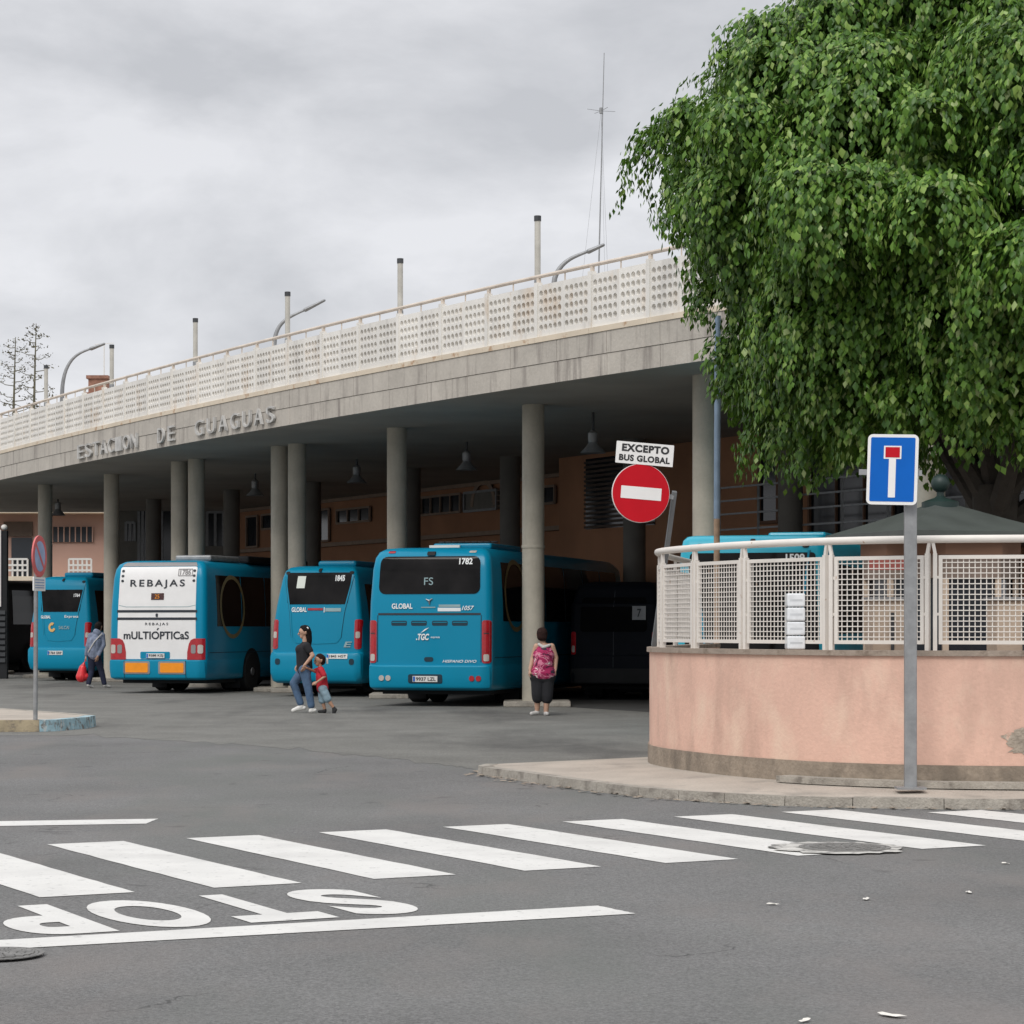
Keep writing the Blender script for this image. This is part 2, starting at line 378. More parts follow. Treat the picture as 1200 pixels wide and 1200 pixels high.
    def mesh(s, name, m=None, smooth=False):
        me = bpy.data.meshes.new(name); me.from_pydata(s.v, [], s.f)
        bm = bmesh.new(); bm.from_mesh(me); bmesh.ops.recalc_face_normals(bm, faces=bm.faces); bm.to_mesh(me); bm.free()
        if m is not None: me.materials.append(M[m] if isinstance(m, str) else m)
        if smooth:
            me.polygons.foreach_set('use_smooth', [True] * len(me.polygons)); me.set_sharp_from_angle(angle=R(40))
        me.update(); return me
    def build(s, name, m, parent=None, smooth=False, loc=None, rot=None, bevel=0):
        o = link(name, s.mesh(name, m, smooth), parent, loc, rot)
        if bevel:
            md = o.modifiers.new('bevel', 'BEVEL'); md.width = bevel; md.segments = 2; md.limit_method = 'ANGLE'
        return o

def rrect(x0, x1, z0, z1, r, n=5):
    P = []
    for cx, cz, a0 in ((x1 - r, z0 + r, -90), (x1 - r, z1 - r, 0), (x0 + r, z1 - r, 90), (x0 + r, z0 + r, 180)):
        for i in range(n + 1):
            a = R(a0 + 90 * i / n); P.append((cx + r * math.cos(a), cz + r * math.sin(a)))
    return P
def disc(cx, cz, r, n=40, sx=1): return [(cx + sx * r * math.cos(2 * math.pi * i / n), cz + r * math.sin(2 * math.pi * i / n)) for i in range(n)]

def G(px, py, z=0.0):                          # the ground point that the photo shows at a pixel
    Y = FPX * (CAMH - z) / (py - HZ); return ((px - 600) / FPX * Y, Y)
def PX(px, Y): return (px - 600) / FPX * Y
def PZ(py, Y): return CAMH + (HZ - py) / FPX * Y

_txt = {}
def text2d(body, bold=.0, spacing=1.0):
    key = (body, bold, spacing)
    if key in _txt: return _txt[key]
    cu = bpy.data.curves.new('txt', 'FONT'); cu.body = body; cu.offset = bold; cu.space_character = spacing; cu.resolution_u = 7
    o = bpy.data.objects.new('txt', cu); COL.objects.link(o)
    bpy.context.view_layer.update()
    me = bpy.data.meshes.new_from_object(o.evaluated_get(bpy.context.evaluated_depsgraph_get()))
    v = [(p.co.x, p.co.y) for p in me.vertices]; f = [tuple(p.vertices) for p in me.polygons]
    bpy.data.objects.remove(o); bpy.data.curves.remove(cu); bpy.data.meshes.remove(me)
    x0, x1 = min(a for a, _ in v), max(a for a, _ in v); y0, y1 = min(b for _, b in v), max(b for _, b in v)
    v = [((a - x0) / (x1 - x0), (b - y0) / (y1 - y0)) for a, b in v]
    _txt[key] = (v, f); return v, f
def solid_text(mb, body, fn, bold=.0, spacing=1.0, depth=None):
    """fn(u, v, side) maps 0..1 text space to 3-D; side 0 front, 1 back (only with depth)"""
    v, f = text2d(body, bold, spacing)
    k = len(mb.v)
    mb.v += [tuple(fn(a, b, 0)) for a, b in v]; mb.f += [tuple(i + k for i in q) for q in f]
    if depth:
        k2 = len(mb.v); mb.v += [tuple(fn(a, b, 1)) for a, b in v]; mb.f += [tuple(i + k2 for i in reversed(q)) for q in f]
        cnt = {}
        for q in f:
            for i in range(len(q)):
                e_ = (q[i], q[(i + 1) % len(q)]); cnt[e_] = 1
        for (a, b_) in cnt:
            if (b_, a) not in cnt: mb.f.append((a + k, a + k2, b_ + k2, b_ + k))
    return mb

# ================================================================== GROUND
def sheet(name, poly, z, m, parent=None, kind=None, cuts=0):
    mb = MB(); mb.add([(x, y, z) for x, y in poly], [tuple(range(len(poly)))])
    o = mb.build(name, m, parent)
    if kind: o['kind'] = kind
    return o
ground = sheet('road', [(-400, -30), (400, -30), (400, 900), (-400, 900)], 0, 'asphalt', kind='structure')
rd = random.Random(2)
edge = []
for (a, b_) in zip(((-300, 862), (95, 862), (300, 874), (480, 892)), ((95, 862), (300, 874), (480, 892), (565, 903))):
    for i in range(14): edge.append(G(a[0] + (b_[0] - a[0]) * i / 14, a[1] + (b_[1] - a[1]) * i / 14 + rd.gauss(0, .9)))
apron = sheet('station_apron', edge + [ (.2, 26.6), (3, 27), (12, 27), (40, 30), (40, 130), (-60, 130), (-60, 36)], .0025, 'apron', kind='structure')
bayf = sheet('shaded_bay_floor', [(12, 33.5), (3.9, 42.4), (.9, 48.2), (-2.2, 54), (-4.9, 58.9), (-8.1, 64.4), (-11.4, 70.6), (-14.4, 75.8), (-20, 86), (-20, 98), (40, 98), (40, 33.5)], .0055, 'bayshade', kind='structure')  # dark sheet, the deck's shade put into its colour
def quad(name, p, m, z=.004, parent=ground):
    mb = MB(); n = 14
    a, b_, c, d = [Vector((q[0], q[1], z)) for q in p]
    for i in range(n + 1):
        t_ = i / n
        l = a.lerp(d, t_); r = b_.lerp(c, t_)
        j = .012 * (random.random() - .5)
        u = (r - l).normalized()
        mb.v += [tuple(l + u * j), tuple(r + u * .012 * (random.random() - .5))]
    for i in range(n): mb.f.append((2 * i, 2 * i + 1, 2 * i + 3, 2 * i + 2))
    return mb.build(name, m, parent)
T0, DR, DS = Vector((-3.42, 17.57)), Vector((.957, .513)), Vector((1.59, -2.93))
WR = Vector((.515, .272))
for i in range(-3, 8):
    a = T0 + DR * i
    a0 = 0.19 if i == 7 else 0.0
    p = a + DS * a0
    quad('crosswalk_stripe', [p, p + WR, a + WR + DS, a + DS], 'paint')
quad('stop_line', [(-5.2, 10.62), (.69, 13.32), (.489, 13.7), (-5.2, 10.94)], 'paint')
quad('lane_line', [(-9.5, 18.1), (-2.97, 19.42), (-2.95, 19.92), (-9.5, 18.6)], 'paint')
# the word on the road, read by drivers leaving the station
UR, UV = Vector((-.883, -.47)), Vector((.455, -.89))
o0 = Vector((-1.25, 14.53))                      # middle of the S at its foot, as the drivers see it
for k_, (ch, wd) in enumerate((('S', .47), ('T', .52), ('O', .56), ('P', .48))):
    mb = MB(); c0 = o0 + UR * (.62 * k_)
    solid_text(mb, ch, lambda a, b_, s: tuple(c0 + UR * ((a - .5) * wd) + UV * (b_ * 1.36)) + (.0042,), bold=.045)
    mb.build('painted_letter', 'paint', ground)

# sidewalk in front of the wall, and the paved corner behind it
kerbpts = [(-.28, 26.35), (-.36, 26.0), (-.31, 25.75), (0, 25.1), (.28, 24.4), (.52, 23.85), (.83, 23.2), (1.2, 22.5), (1.55, 22.1), (1.94, 21.75), (2.45, 21.4), (3.02, 21.15), (3.8, 21.0), (4.6, 20.95), (7, 20.9), (14, 20.9)]
def resample(P, n):
    P = [Vector(p).to_2d() for p in P]; L = [0.0]
    for a, b_ in zip(P, P[1:]): L.append(L[-1] + (b_ - a).length)
    return [Vector((float(np.interp(L[-1] * i / (n - 1), L, [p.x for p in P])), float(np.interp(L[-1] * i / (n - 1), L, [p.y for p in P])))) for i in range(n)]
wallfoot = [(1.7, 26.9), (1.55, 26.3), (1.53, 25.9), (1.6, 25.1), (1.8, 24.4), (2.12, 23.6), (2.5, 22.97), (2.89, 22.47), (3.34, 22.12), (3.84, 21.87), (4.4, 21.75), (5.2, 21.68), (7, 21.63), (13.5, 21.63)]
KA = kerbpts[:9]; KB = kerbpts[8:]; WA = wallfoot[:6]; WB = wallfoot[5:]
ka, wa_ = resample(KA, 24) + resample(KB, 40)[1:], resample(WA, 24) + resample(WB, 40)[1:]
side = MB()
for a, b_ in zip(ka, wa_):
    for k_ in range(4): t_ = k_ / 3; p = a.lerp(b_, t_); side.v.append((p.x, p.y, .088 + .058 * t_))
for i in range(len(ka) - 1):
    for k_ in range(3): a = 4 * i + k_; side.f.append((a, a + 1, a + 5, a + 4))
side.prism([(p.x + .02, p.y + .02) for p in wa_] + [(13.5, 33), (2.8, 33), (2.2, 29.5)], 0, .144)
sw = side.build('sidewalk', 'pave'); sw['kind'] = 'structure'
kb = MB()
for i in range(len(kerbpts) - 1):
    a, b_ = Vector(kerbpts[i] + (0,)), Vector(kerbpts[i + 1] + (0,))
    nrm = Vector((-(b_ - a).y, (b_ - a).x, 0)).normalized()
    L_ = (b_ - a).length; n = max(1, round(L_ / .7))
    for k in range(n):
        p = a.lerp(b_, k / n); q = a.lerp(b_, (k + 1) / n) - (b_ - a).normalized() * .006
        o_ = -nrm * .015; i_ = nrm * .13
        h = .094 + random.uniform(-.004, .004)
        kb.add([p + o_, q + o_, q + i_, p + i_] + [v + Vector((0, 0, h)) for v in (p + o_ * .3, q + o_ * .3, q + i_, p + i_)],
               [(0, 3, 2, 1), (4, 5, 6, 7), (0, 1, 5, 4), (1, 2, 6, 5), (2, 3, 7, 6), (3, 0, 4, 7)])
kbo = kb.build('kerb', 'kerb', sw)
# dirt and leaf dust gathered in the gutter
gp = MB()
for i in range(len(kerbpts) - 1):
    a, b_ = Vector(kerbpts[i]), Vector(kerbpts[i + 1]); nn = Vector((-(b_ - a).y, (b_ - a).x)).normalized()
    for k in range(int((b_ - a).length * 26)):
        p = a.lerp(b_, random.random()) - nn * (.03 + abs(random.gauss(0, .09)))
        s_ = random.uniform(.012, .045); th = random.random() * 6.3
        gp.add([(p.x + s_ * math.cos(th + q), p.y + s_ * math.sin(th + q), .012 + .006 * (q > 2)) for q in (0, 1.7, 3.1, 4.6)], [(0, 1, 2, 3)])
gd = gp.build('gutter_debris', 'plinth'); tag(gd, kind='stuff')
# traffic island at the left
isl = [(-30, 34.9), (-7.22, 36.5), (-7.0, 36.75), (-6.72, 37.7), (-6.72, 38.5), (-7.2, 39.4), (-9, 42), (-30, 42)]
io = MB().prism(isl, 0, .176).build('traffic_island', 'pave'); io['kind'] = 'structure'
for (a, b_, m_) in ((0, 1, 'kerbyel'), (1, 2, 'kerbblue'), (2, 3, 'kerbblue'), (3, 4, 'kerbblue'), (4, 5, 'kerb'), (5, 6, 'kerb')):
    p, q = Vector(isl[a] + (0,)), Vector(isl[b_] + (0,)); L_ = (q - p).length; n = max(1, round(L_ / .9))
    nr = Vector((-(q - p).y, (q - p).x, 0)).normalized(); mb = MB()
    for k in range(n):
        s0, s1 = p.lerp(q, k / n), p.lerp(q, (k + 1) / n) - (q - p).normalized() * .008
        mb.add([s0 - nr * .02, s1 - nr * .02, s1 + nr * .16, s0 + nr * .16] + [v + Vector((0, 0, .18)) for v in (s0 - nr * .005, s1 - nr * .005, s1 + nr * .16, s0 + nr * .16)],
               [(0, 3, 2, 1), (4, 5, 6, 7), (0, 1, 5, 4), (1, 2, 6, 5), (2, 3, 7, 6), (3, 0, 4, 7)])
    mb.build('kerb', m_, io)

# ================================================================== STATION BUILDING
ZS, ZD = 6.1, 6.86                              # soffit and deck levels
def FY(X): return 1.4 * (32.1 - 1.10 * X + .011 * X * X)
def FT(X):                                      # unit tangent (towards the right of the photo) and outward normal
    d = Vector((1, 1.4 * (-1.10 + .022 * X), 0)).normalized(); return d, Vector((d.y, -d.x, 0))
xs = [13 - .05 * i for i in range(int(40 / .05) + 1)]
arc = [0.0]
for i in range(1, len(xs)): arc.append(arc[-1] + math.hypot(xs[i] - xs[i - 1], FY(xs[i]) - FY(xs[i - 1])))
def at_arc(s): X = float(np.interp(s, arc, xs)); return X
ARC_END = arc[-1]
def facade_x(px):
    lo, hi = -27.0, 13.0
    for _ in range(50):
        mid = (lo + hi) / 2
        if 600 + FPX * mid / FY(mid) < px: lo = mid
        else: hi = mid
    return lo
st = thing('bus_station', 'long two level concrete bus station on round columns with white perforated parapet', 'bus station', (0, 50, 0))
def P_(mb, name, m, smooth=False, parent=None, bevel=0):
    mb.v = [(x, y - 50, z) for x, y, z in mb.v]
    return mb.build(name, m, parent or st, smooth, bevel=bevel)
NV = Vector((.879, .476, 0))                    # towards the inside
# slab
mb = MB(); rows = []
for i in range(0, len(xs), 16):
    X = xs[i]; Yf = FY(X); d, nrm = FT(X)
    t_ = max(.5, min(20, (93.5 - Yf) / .476))
    f = Vector((X, Yf, 0)) - nrm * .06; rows.append((f, f + NV * t_))
k = len(rows)
mb.v = [tuple(p) for f, b_ in rows for p in (f + Vector((0, 0, ZS)), b_ + Vector((0, 0, ZS)))] + \
       [tuple(p) for f, b_ in rows for p in (f + Vector((0, 0, ZD)), b_ + Vector((0, 0, ZD)))]
for i in range(k - 1):
    a = 2 * i; mb.f += [(a, a + 1, a + 3, a + 2), (2 * k + a, 2 * k + a + 2, 2 * k + a + 3, 2 * k + a + 1), (a, a + 2, 2 * k + a + 2, 2 * k + a), (a + 1, 2 * k + a + 1, 2 * k + a + 3, a + 3)]
mb.f += [(0, 2 * k, 2 * k + 1, 1), (2 * k - 2, 2 * k - 1, 4 * k - 1, 4 * k - 2)]
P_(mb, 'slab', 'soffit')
# fascia: two courses of concrete blocks with open joints
def course(z0, z1, off, pitch, gap, shift):
    mb = MB(); s = shift
    while s < ARC_END - pitch:
        Xa, Xb = at_arc(s), at_arc(s + pitch - gap)
        (da, na), (db, nb) = FT(Xa), FT(Xb)
        A, B = Vector((Xa, FY(Xa), 0)), Vector((Xb, FY(Xb), 0))
        q = [A + na * off, B + nb * off, B - nb * .058, A - na * .058]
        mb.add([p + Vector((0, 0, z0)) for p in q] + [p + Vector((0, 0, z1)) for p in q],
               [(0, 3, 2, 1), (4, 5, 6, 7), (0, 1, 5, 4), (1, 2, 6, 5), (2, 3, 7, 6), (3, 0, 4, 7)])
        s += pitch
    return mb
P_(course(ZS - .02, ZS + .36, .0, 1.55, .012, .1), 'fascia', 'fascia')
P_(course(ZS + .368, ZD, .012, 1.55, .012, .1), 'fascia', 'fascia')
P_(course(ZD + .002, ZD + .1, .03, 1.72, .006, .3), 'parapet_footing', 'parafoot')
# perforated parapet panels (real holes), one mesh shared by all
def perforated(cols=5, rws=5, pw=.150, ph=.158, hr=.06, th=.13):
    W, H = .83, .96; x0 = (W - cols * pw) / 2; z0 = .09; n = 16; mb = MB()
    for side_y in (-th / 2, th / 2):
        mb.add([(0, side_y, 0), (W, side_y, 0), (W, side_y, z0), (0, side_y, z0)], [(0, 1, 2, 3)])
        mb.add([(0, side_y, z0 + rws * ph), (W, side_y, z0 + rws * ph), (W, side_y, H), (0, side_y, H)], [(0, 1, 2, 3)])
        for xa, xb in ((0, x0), (W - x0, W)):
            mb.add([(xa, side_y, z0), (xb, side_y, z0), (xb, side_y, z0 + rws * ph), (xa, side_y, z0 + rws * ph)], [(0, 1, 2, 3)])
    mb.add([(0, -th / 2, 0), (W, -th / 2, 0), (W, th / 2, 0), (0, th / 2, 0), (0, -th / 2, H), (W, -th / 2, H), (W, th / 2, H), (0, th / 2, H)],
           [(0, 1, 2, 3), (4, 5, 6, 7), (0, 4, 7, 3), (1, 5, 6, 2)])
    for i in range(cols):
        for j in range(rws):
            cx, cz = x0 + (i + .5) * pw, z0 + (j + .5) * ph; k = len(mb.v)
            for side_y in (-th / 2, th / 2):
                for a in range(n):
                    th_ = 2 * math.pi * a / n; c_, s_ = math.cos(th_), math.sin(th_)
                    mb.v.append((cx + hr * c_, side_y, cz + hr * s_))
                for a in range(n):
                    th_ = 2 * math.pi * a / n; c_, s_ = math.cos(th_), math.sin(th_); q = 1 / max(abs(c_), abs(s_))
                    mb.v.append((cx + c_ * q * pw / 2, side_y, cz + s_ * q * ph / 2))
            for a in range(n):
                b_ = (a + 1) % n
                mb.f += [(k + a, k + b_, k + n + b_, k + n + a), (k + 2 * n + a, k + 3 * n + a, k + 3 * n + b_, k + 2 * n + b_), (k + a, k + 2 * n + a, k + 2 * n + b_, k + b_)]
    return mb.mesh('parapet_panel', 'parapet')
pm = perforated()
s = .3; npan = 0; postb = MB(); railp = []; cap = MB(); stan = MB()
while s < ARC_END - 1.8 and npan < 92:
    for h in (0, 1):
        Xb = at_arc(s + .03 + h * .835); Xa = at_arc(s + .03 + (h + 1) * .835)
        A, B = Vector((Xa, FY(Xa) - 50, ZD + .101)), Vector((Xb, FY(Xb) - 50, ZD + .101))
        d = (B - A).normalized(); nn = Vector((d.y, -d.x, 0))
        o = link('parapet_panel', pm, st, A + nn * (-.08 - .004 * h) + d * .004, (0, 0, math.atan2(d.y, d.x)))
        npan += 1
    X0 = at_arc(s); d, nrm = FT(X0); p = Vector((X0, FY(X0), ZD + .1)) - nrm * .06
    P_(MB().bar(p + nrm * .01, p + nrm * .01 + Vector((0, 0, 1.02)), .1, .12, up=tuple(nrm)), 'parapet_post', 'parapet')
    p2 = p + Vector((0, 0, 1.021)); P_(MB().bar(p2, p2 + Vector((0, 0, .09)), .07, .05, up=tuple(nrm)), 'rail_standard', 'rail')
    Xm = at_arc(s + .86); dm, nm = FT(Xm); p3 = Vector((Xm, FY(Xm), ZD + 1.061)) - nm * .06
    P_(MB().bar(p3, p3 + Vector((0, 0, .145)), .02, .02, up=tuple(nm)), 'rail_standard', 'rail')
    s += 1.72
for i in range(0, len(xs), 10):
    d, nrm = FT(xs[i]); railp.append(Vector((xs[i], FY(xs[i]), ZD + 1.235)) - nrm * .06)
P_(MB().tube(railp, .037, 8), 'handrail', 'rail', True)
# columns
facade_cols = [(6.5, 37.1), (3.45, 42.7), (.43, 48.4), (-2.6, 54), (-5.28, 58.7), (-5.78, 59.5), (-8.45, 64), (-9.05, 65), (-11.8, 70.4), (-14.75, 75.5), (-17.8, 81), (9.6, 31.5)]
inner_cols = [(2.95 - .02, 57.2), (6.0, 51.5), (9.0, 46), (-.05, 63), (-2.86, 67.8), (-6.2, 74.2), (-9.2, 78.4), (-12.6, 84)]
for x, y in facade_cols:
    P_(MB().lathe([(.225, .1), (.225, ZS - .002)], (x, y, 0), 28), 'column', 'column', True)
    P_(MB().box(x - .6, x + .75, y - .55, y + .9, .0, .11), 'column_base', 'kerb', bevel=.02)
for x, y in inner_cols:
    P_(MB().lathe([(.27, 0), (.27, ZS - .002)], (x, y, 0), 24), 'column', 'shadedcol', True)
P_(MB().lathe([(.236, 0), (.24, .03), (.236, .06)], (.43, 48.4, 3.2), 28), 'column_collar', 'column', True)
# back walls
D_ = Vector((.478, -.878, 0))
def wall_run(o, L0, L1, z0, z1, thick, name, m):
    a, b_ = o + D_ * L0, o + D_ * L1
    q = [a, b_, b_ + NV * thick, a + NV * thick]
    mb = MB().add([p + Vector((0, 0, z0)) for p in q] + [p + Vector((0, 0, z1)) for p in q],
             [(0, 3, 2, 1), (4, 5, 6, 7), (0, 1, 5, 4), (1, 2, 6, 5), (2, 3, 7, 6), (3, 0, 4, 7)])
    return P_(mb, name, m)
def run_at(o, px):                              # distance along the wall that appears at a pixel column
    k = (px - 600) / FPX; return (k * o.y - o.x) / (.478 + .878 * k)
def yat(o, px): return (o + D_ * run_at(o, px)).y
W0 = Vector((-10.4, 91.3, 0)); C0 = Vector((1.25, 63.6, 0))
wall_run(W0, 0, 31, 0, ZS - .004, .3, 'back_wall', 'terra')
YL = 92.6
P_(MB().box(PX(126, YL), PX(283, YL), YL, YL + .3, 0, ZS - .004), 'back_wall', 'greywall')
for a, b_, t0, t1, nm in ((148, 158, 612, 634, 'window'), (163, 172, 596, 660, 'doorway'), (176, 204, 594, 665, 'doorway'), (243, 262, 600, 640, 'window'), (264, 280, 600, 640, 'window')):
    g_ = P_(MB().box(PX(a, YL), PX(b_, YL), YL - .05, YL - .002, PZ(t1, YL), PZ(t0, YL)), nm, 'darkglass')
    fm = MB(); zA, zB = PZ(t1, YL), PZ(t0, YL)
    for x in (PX(a, YL), (PX(a, YL) + PX(b_, YL)) / 2, PX(b_, YL)): fm.box(x - .05, x + .05, YL - 50 - .1, YL - 50 - .052, zA, zB)
    fm.box(PX(a, YL), PX(b_, YL), YL - 50 - .11, YL - 50 - .101, zB - .06, zB + .04); fm.build('frame', 'greymetal', g_)
wall_run(W0 - NV * .25, -.3, 30, 4.42, 4.55, .25, 'ledge', 'ledge')
wall_run(W0 - NV * .12, -.3, 30, ZS - .12, ZS - .01, .12, 'cornice', 'ledge')
wall_run(C0, 0, 24, 0, ZS - .004, 2.9, 'back_wall', 'terra')
def win(o, px0, px1, py0, py1, name='window', m='darkglass', off=.05, frame='ledge', mull=0):
    s0, s1 = run_at(o, px0), run_at(o, px1); Y = (o + D_ * (s0 + s1) / 2).y
    z1, z0 = PZ(py0, Y), max(.02, PZ(py1, Y))
    g_ = wall_run(o - NV * off, s0, s1, z0, z1, off - .002, name, m)
    fm = MB(); a, b_ = o + D_ * s0, o + D_ * s1; n_ = -NV * (off + .03)
    U = Vector((0, 0, 1))
    for p, q in ((a + U * z0, b_ + U * z0), (a + U * z1, b_ + U * z1), (a + U * z0, a + U * z1), (b_ + U * z0, b_ + U * z1)):
        fm.bar(p + n_, q + n_, .07, .07, up=tuple(NV))
    for i in range(mull):
        p = a.lerp(b_, (i + 1) / (mull + 1)); fm.bar(p + U * z0 + n_, p + U * z1 + n_, .05, .05, up=tuple(NV))
    fm.v = [(x, y - 50, z) for x, y, z in fm.v]; f_ = fm.build('frame', frame, g_)
    return g_
for px0, px1, py0, py1, mu in ((309, 322, 603, 620, 0), (397, 436, 596, 612, 2), (496, 542, 581, 602, 3), (638, 653, 570, 590, 0)):
    win(W0, px0, px1, py0, py1, mull=mu)
for px0, px1, py0, py1 in ((291, 304, 605, 641), (376, 388, 597, 634)):
    win(W0, px0, px1, py0, py1, 'doorway', frame='ledge')
sgn = win(W0, 548, 586, 576, 598, 'wall_sign', 'greywall', .09, 'greymetal')
mb = MB(); s0, s1 = run_at(W0, 550), run_at(W0, 584); Yw = (W0 + D_ * (s0 + s1) / 2).y
aw = W0 - NV * .1
for i in range(12):
    a0, a1 = math.pi * i / 12, math.pi * (i + 1) / 12
    f_ = lambda a: aw + D_ * (s0 + 1.1 - .75 * math.cos(a)) + Vector((0, 0, PZ(597, Yw) + .1 + .75 * math.sin(a)))
    mb.bar(f_(a0), f_(a1), .16, .02, up=tuple(NV))
for k_ in range(4):
    mb.bar(aw + D_ * (s0 + 2.3) + Vector((0, 0, PZ(595, Yw) + .16 * k_)), aw + D_ * (s1 - .2) + Vector((0, 0, PZ(595, Yw) + .16 * k_)), .02, .06, up=tuple(NV))
mb.v = [(x, y - 50, z) for x, y, z in mb.v]; mb.build('emblem', 'ledge', sgn)
# louvre on the nearer block
s0, s1 = run_at(C0, 687), run_at(C0, 768); lv = MB()
for k_ in range(15):
    z = 4.2 + k_ * .12
    lv.bar(C0 - NV * .05 + D_ * s0 + Vector((0, 0, z)), C0 - NV * .05 + D_ * s1 + Vector((0, 0, z)), .05, .06)
P_(lv, 'louvre', 'louvre')
wall_run(C0 - NV * .02, s0, s1, 4.15, 5.98, .018, 'louvre_backing', 'darkglass')
# dark openings and the raised gallery with its rails, right of the block
win(C0, 893, 915, 500, 612, 'doorway', frame='terradark')
win(C0, 952, 1085, 500, 640, 'doorway', frame='terradark', mull=3)
win(C0, 1105, 1290, 470, 640, 'doorway', frame='terradark', mull=3)
sg0, sg1 = run_at(C0, 905), run_at(C0, 1290)
wall_run(C0 - NV * 1.5, sg0, sg1, 3.2, 3.4, 1.44, 'gallery_floor', 'soffit')
gr = MB()
for k_ in range(8):
    s_ = sg0 + (sg1 - sg0) * k_ / 7
    p = C0 - NV * 1.45 + D_ * s_
    gr.bar(p + Vector((0, 0, 3.4)), p + Vector((0, 0, 4.75)), .05, .05)
for z in (3.8, 4.15, 4.45, 4.75):
    gr.bar(C0 - NV * 1.45 + D_ * sg0 + Vector((0, 0, z)), C0 - NV * 1.45 + D_ * sg1 + Vector((0, 0, z)), .04, .04)
P_(gr, 'gallery_railing', 'greymetal')
# lettering on the fascia
sgnl = thing('station_sign', 'weathered white raised letters reading ESTACION DE GUAGUAS on the concrete fascia', 'sign', (0, 55, ZS))
pxs = [97 + 8.9 * i for i in range(8)] + [191, 203] + [236 + 13.9 * i for i in range(7)]
for ch, px in zip('ESTACION' + 'DE' + 'GUAGUAS', pxs):
    X = facade_x(px); d, nrm = FT(X); c_ = Vector((X, FY(X) - 55, .09)); hw = (facade_x(px + 4.5) - facade_x(px - 4.5)) / 2 / max(.3, d.x) * (1.0 if px < 215 else 1.28)
    mb = MB()
    solid_text(mb, ch, lambda a, b_, s_: c_ + d * ((a - .5) * 2 * hw * .8) + Vector((0, 0, .37 * b_)) + nrm * (.075 if s_ == 0 else .015), bold=.0, depth=True)
    mb.build('letter', 'letters', sgnl)

# ---- things on the deck
def deck_post(px, top, Y, label):
    x = PX(px, Y); z = PZ(top, Y); h = z - ZD
    r = thing('light_column', label, 'lamp post', (x, Y, ZD), group='light columns behind the parapet')
    MB().lathe([(.065, 0), (.065, h * .55)], n=14).build('post', 'greymetal', r, True)
    MB().lathe([(.058, h * .55), (.058, h - .1)], n=14).build('light_tube', 'tube', r, True)
    MB().lathe([(.068, h - .1), (.068, h)], n=14).build('cap', 'dkmetal', r, True)
for px, top, lab in ((54, 428, 'shortest-looking light column with white tube, beside the agave stalks'), (131, 404, 'slim light column with white tube, just right of the brick chimney'),
                     (229, 373, 'slim light column standing alone over the first letters of GUAGUAS'), (337, 342, 'slim light column crossed by a curved street lamp arm'),
                     (469, 303, 'slim light column standing alone above the middle of the parapet'), (630, 253, 'tallest-looking light column, nearest the antenna mast')):
    X = facade_x(px)
    for _ in range(30):
        d, nrm = FT(X); p = Vector((X, FY(X), 0)) - nrm * .6; X += (PX(px, p.y) - p.x) * .4
    deck_post(px, top, p.y, lab)
def street_lamp(Y, base, pts, head, label):
    bx = PX(base, Y); r = thing('street_lamp', label, 'street lamp', (bx, Y, ZD), group='curved street lamps on the upper level')
    P = [(0, 0, 0)] + [(PX(px, Y) - bx, 0, PZ(py, Y) - ZD) for px, py in pts]
    Q = [Vector(P[0])]
    for i in range(len(P) - 1):                  # smooth the bend
        a, b_ = Vector(P[i]), Vector(P[i + 1])
        for k_ in range(1, 4): Q.append(a.lerp(b_, k_ / 3))
    for _ in range(2):
        Q = [Q[0]] + [(Q[i - 1] + Q[i] * 2 + Q[i + 1]) / 4 for i in range(1, len(Q) - 1)] + [Q[-1]]
    MB().tube(Q, [.085 - .045 * i / (len(Q) - 1) for i in range(len(Q))], 10).build('pole', 'galv', r, True)
    a, b_ = [Vector((PX(px, Y) - bx, 0, PZ(py, Y) - ZD)) for px, py in head]
    mb = MB(); m_ = (a + b_) / 2
    mb.capsule(a, b_, .07, .045, 12); mb.v = [(x, y * 1.8, z) for x, y, z in mb.v]
    mb.build('lamp_head', 'galv', r, True)
street_lamp(86, 72, [(72.5, 462), (73.5, 448), (77, 433), (84, 421), (94, 413), (108, 408)], [(107, 408.5), (122, 403)], 'curved grey street lamp left of the brick chimney')
street_lamp(78, 321, [(321, 405), (322.5, 393), (327, 382), (335, 374), (346, 368), (360, 362)], [(358, 363), (380, 352)], 'curved grey street lamp behind a light column')
street_lamp(66, 647, [(648, 334), (651, 322), (658, 311), (668, 303), (682, 297), (692, 293.5)], [(690, 294.5), (707, 287)], 'curved grey street lamp beside the antenna mast')
Y = 77.0; bx = PX(696, Y)
am = thing('antenna_mast', 'tall thin leaning antenna mast with short cross arms and guy wires', 'antenna', (bx, Y, ZD))
topv = Vector((PX(708, Y) - bx, 0, PZ(62, Y) - ZD)); MB().tube([(0, 0, 0), topv * .55, topv], [.035, .024, .012], 8).build('mast', 'galv', am, True)
cz = PZ(130, Y) - ZD; cx = PX(704.5, Y) - bx; mb = MB()
for a in range(4):
    v = Vector((math.cos(a * math.pi / 2 + .4), math.sin(a * math.pi / 2 + .4), 0)) * .5
    mb.bar((cx, 0, cz), (cx + v.x, v.y, cz + .02), .012, .012)
mb.lathe([(.06, -.08), (.06, .1)], (cx, 0, cz), 8); mb.build('cross_arm', 'galv', am)
mb = MB()
for a in range(3):
    th = a * 2.09 + .9; mb.tube([(cx, 0, cz), (cx * .2 + 1.1 * math.cos(th), 1.1 * math.sin(th), .02)], .004, 5)
mb.build('guy_wire', 'galv', am)
Y = 87.0; x = PX(116, Y); r = thing('chimney', 'square brick chimney stack rising behind the parapet', 'chimney', (x, Y, ZD))
h = PZ(441, Y) - ZD
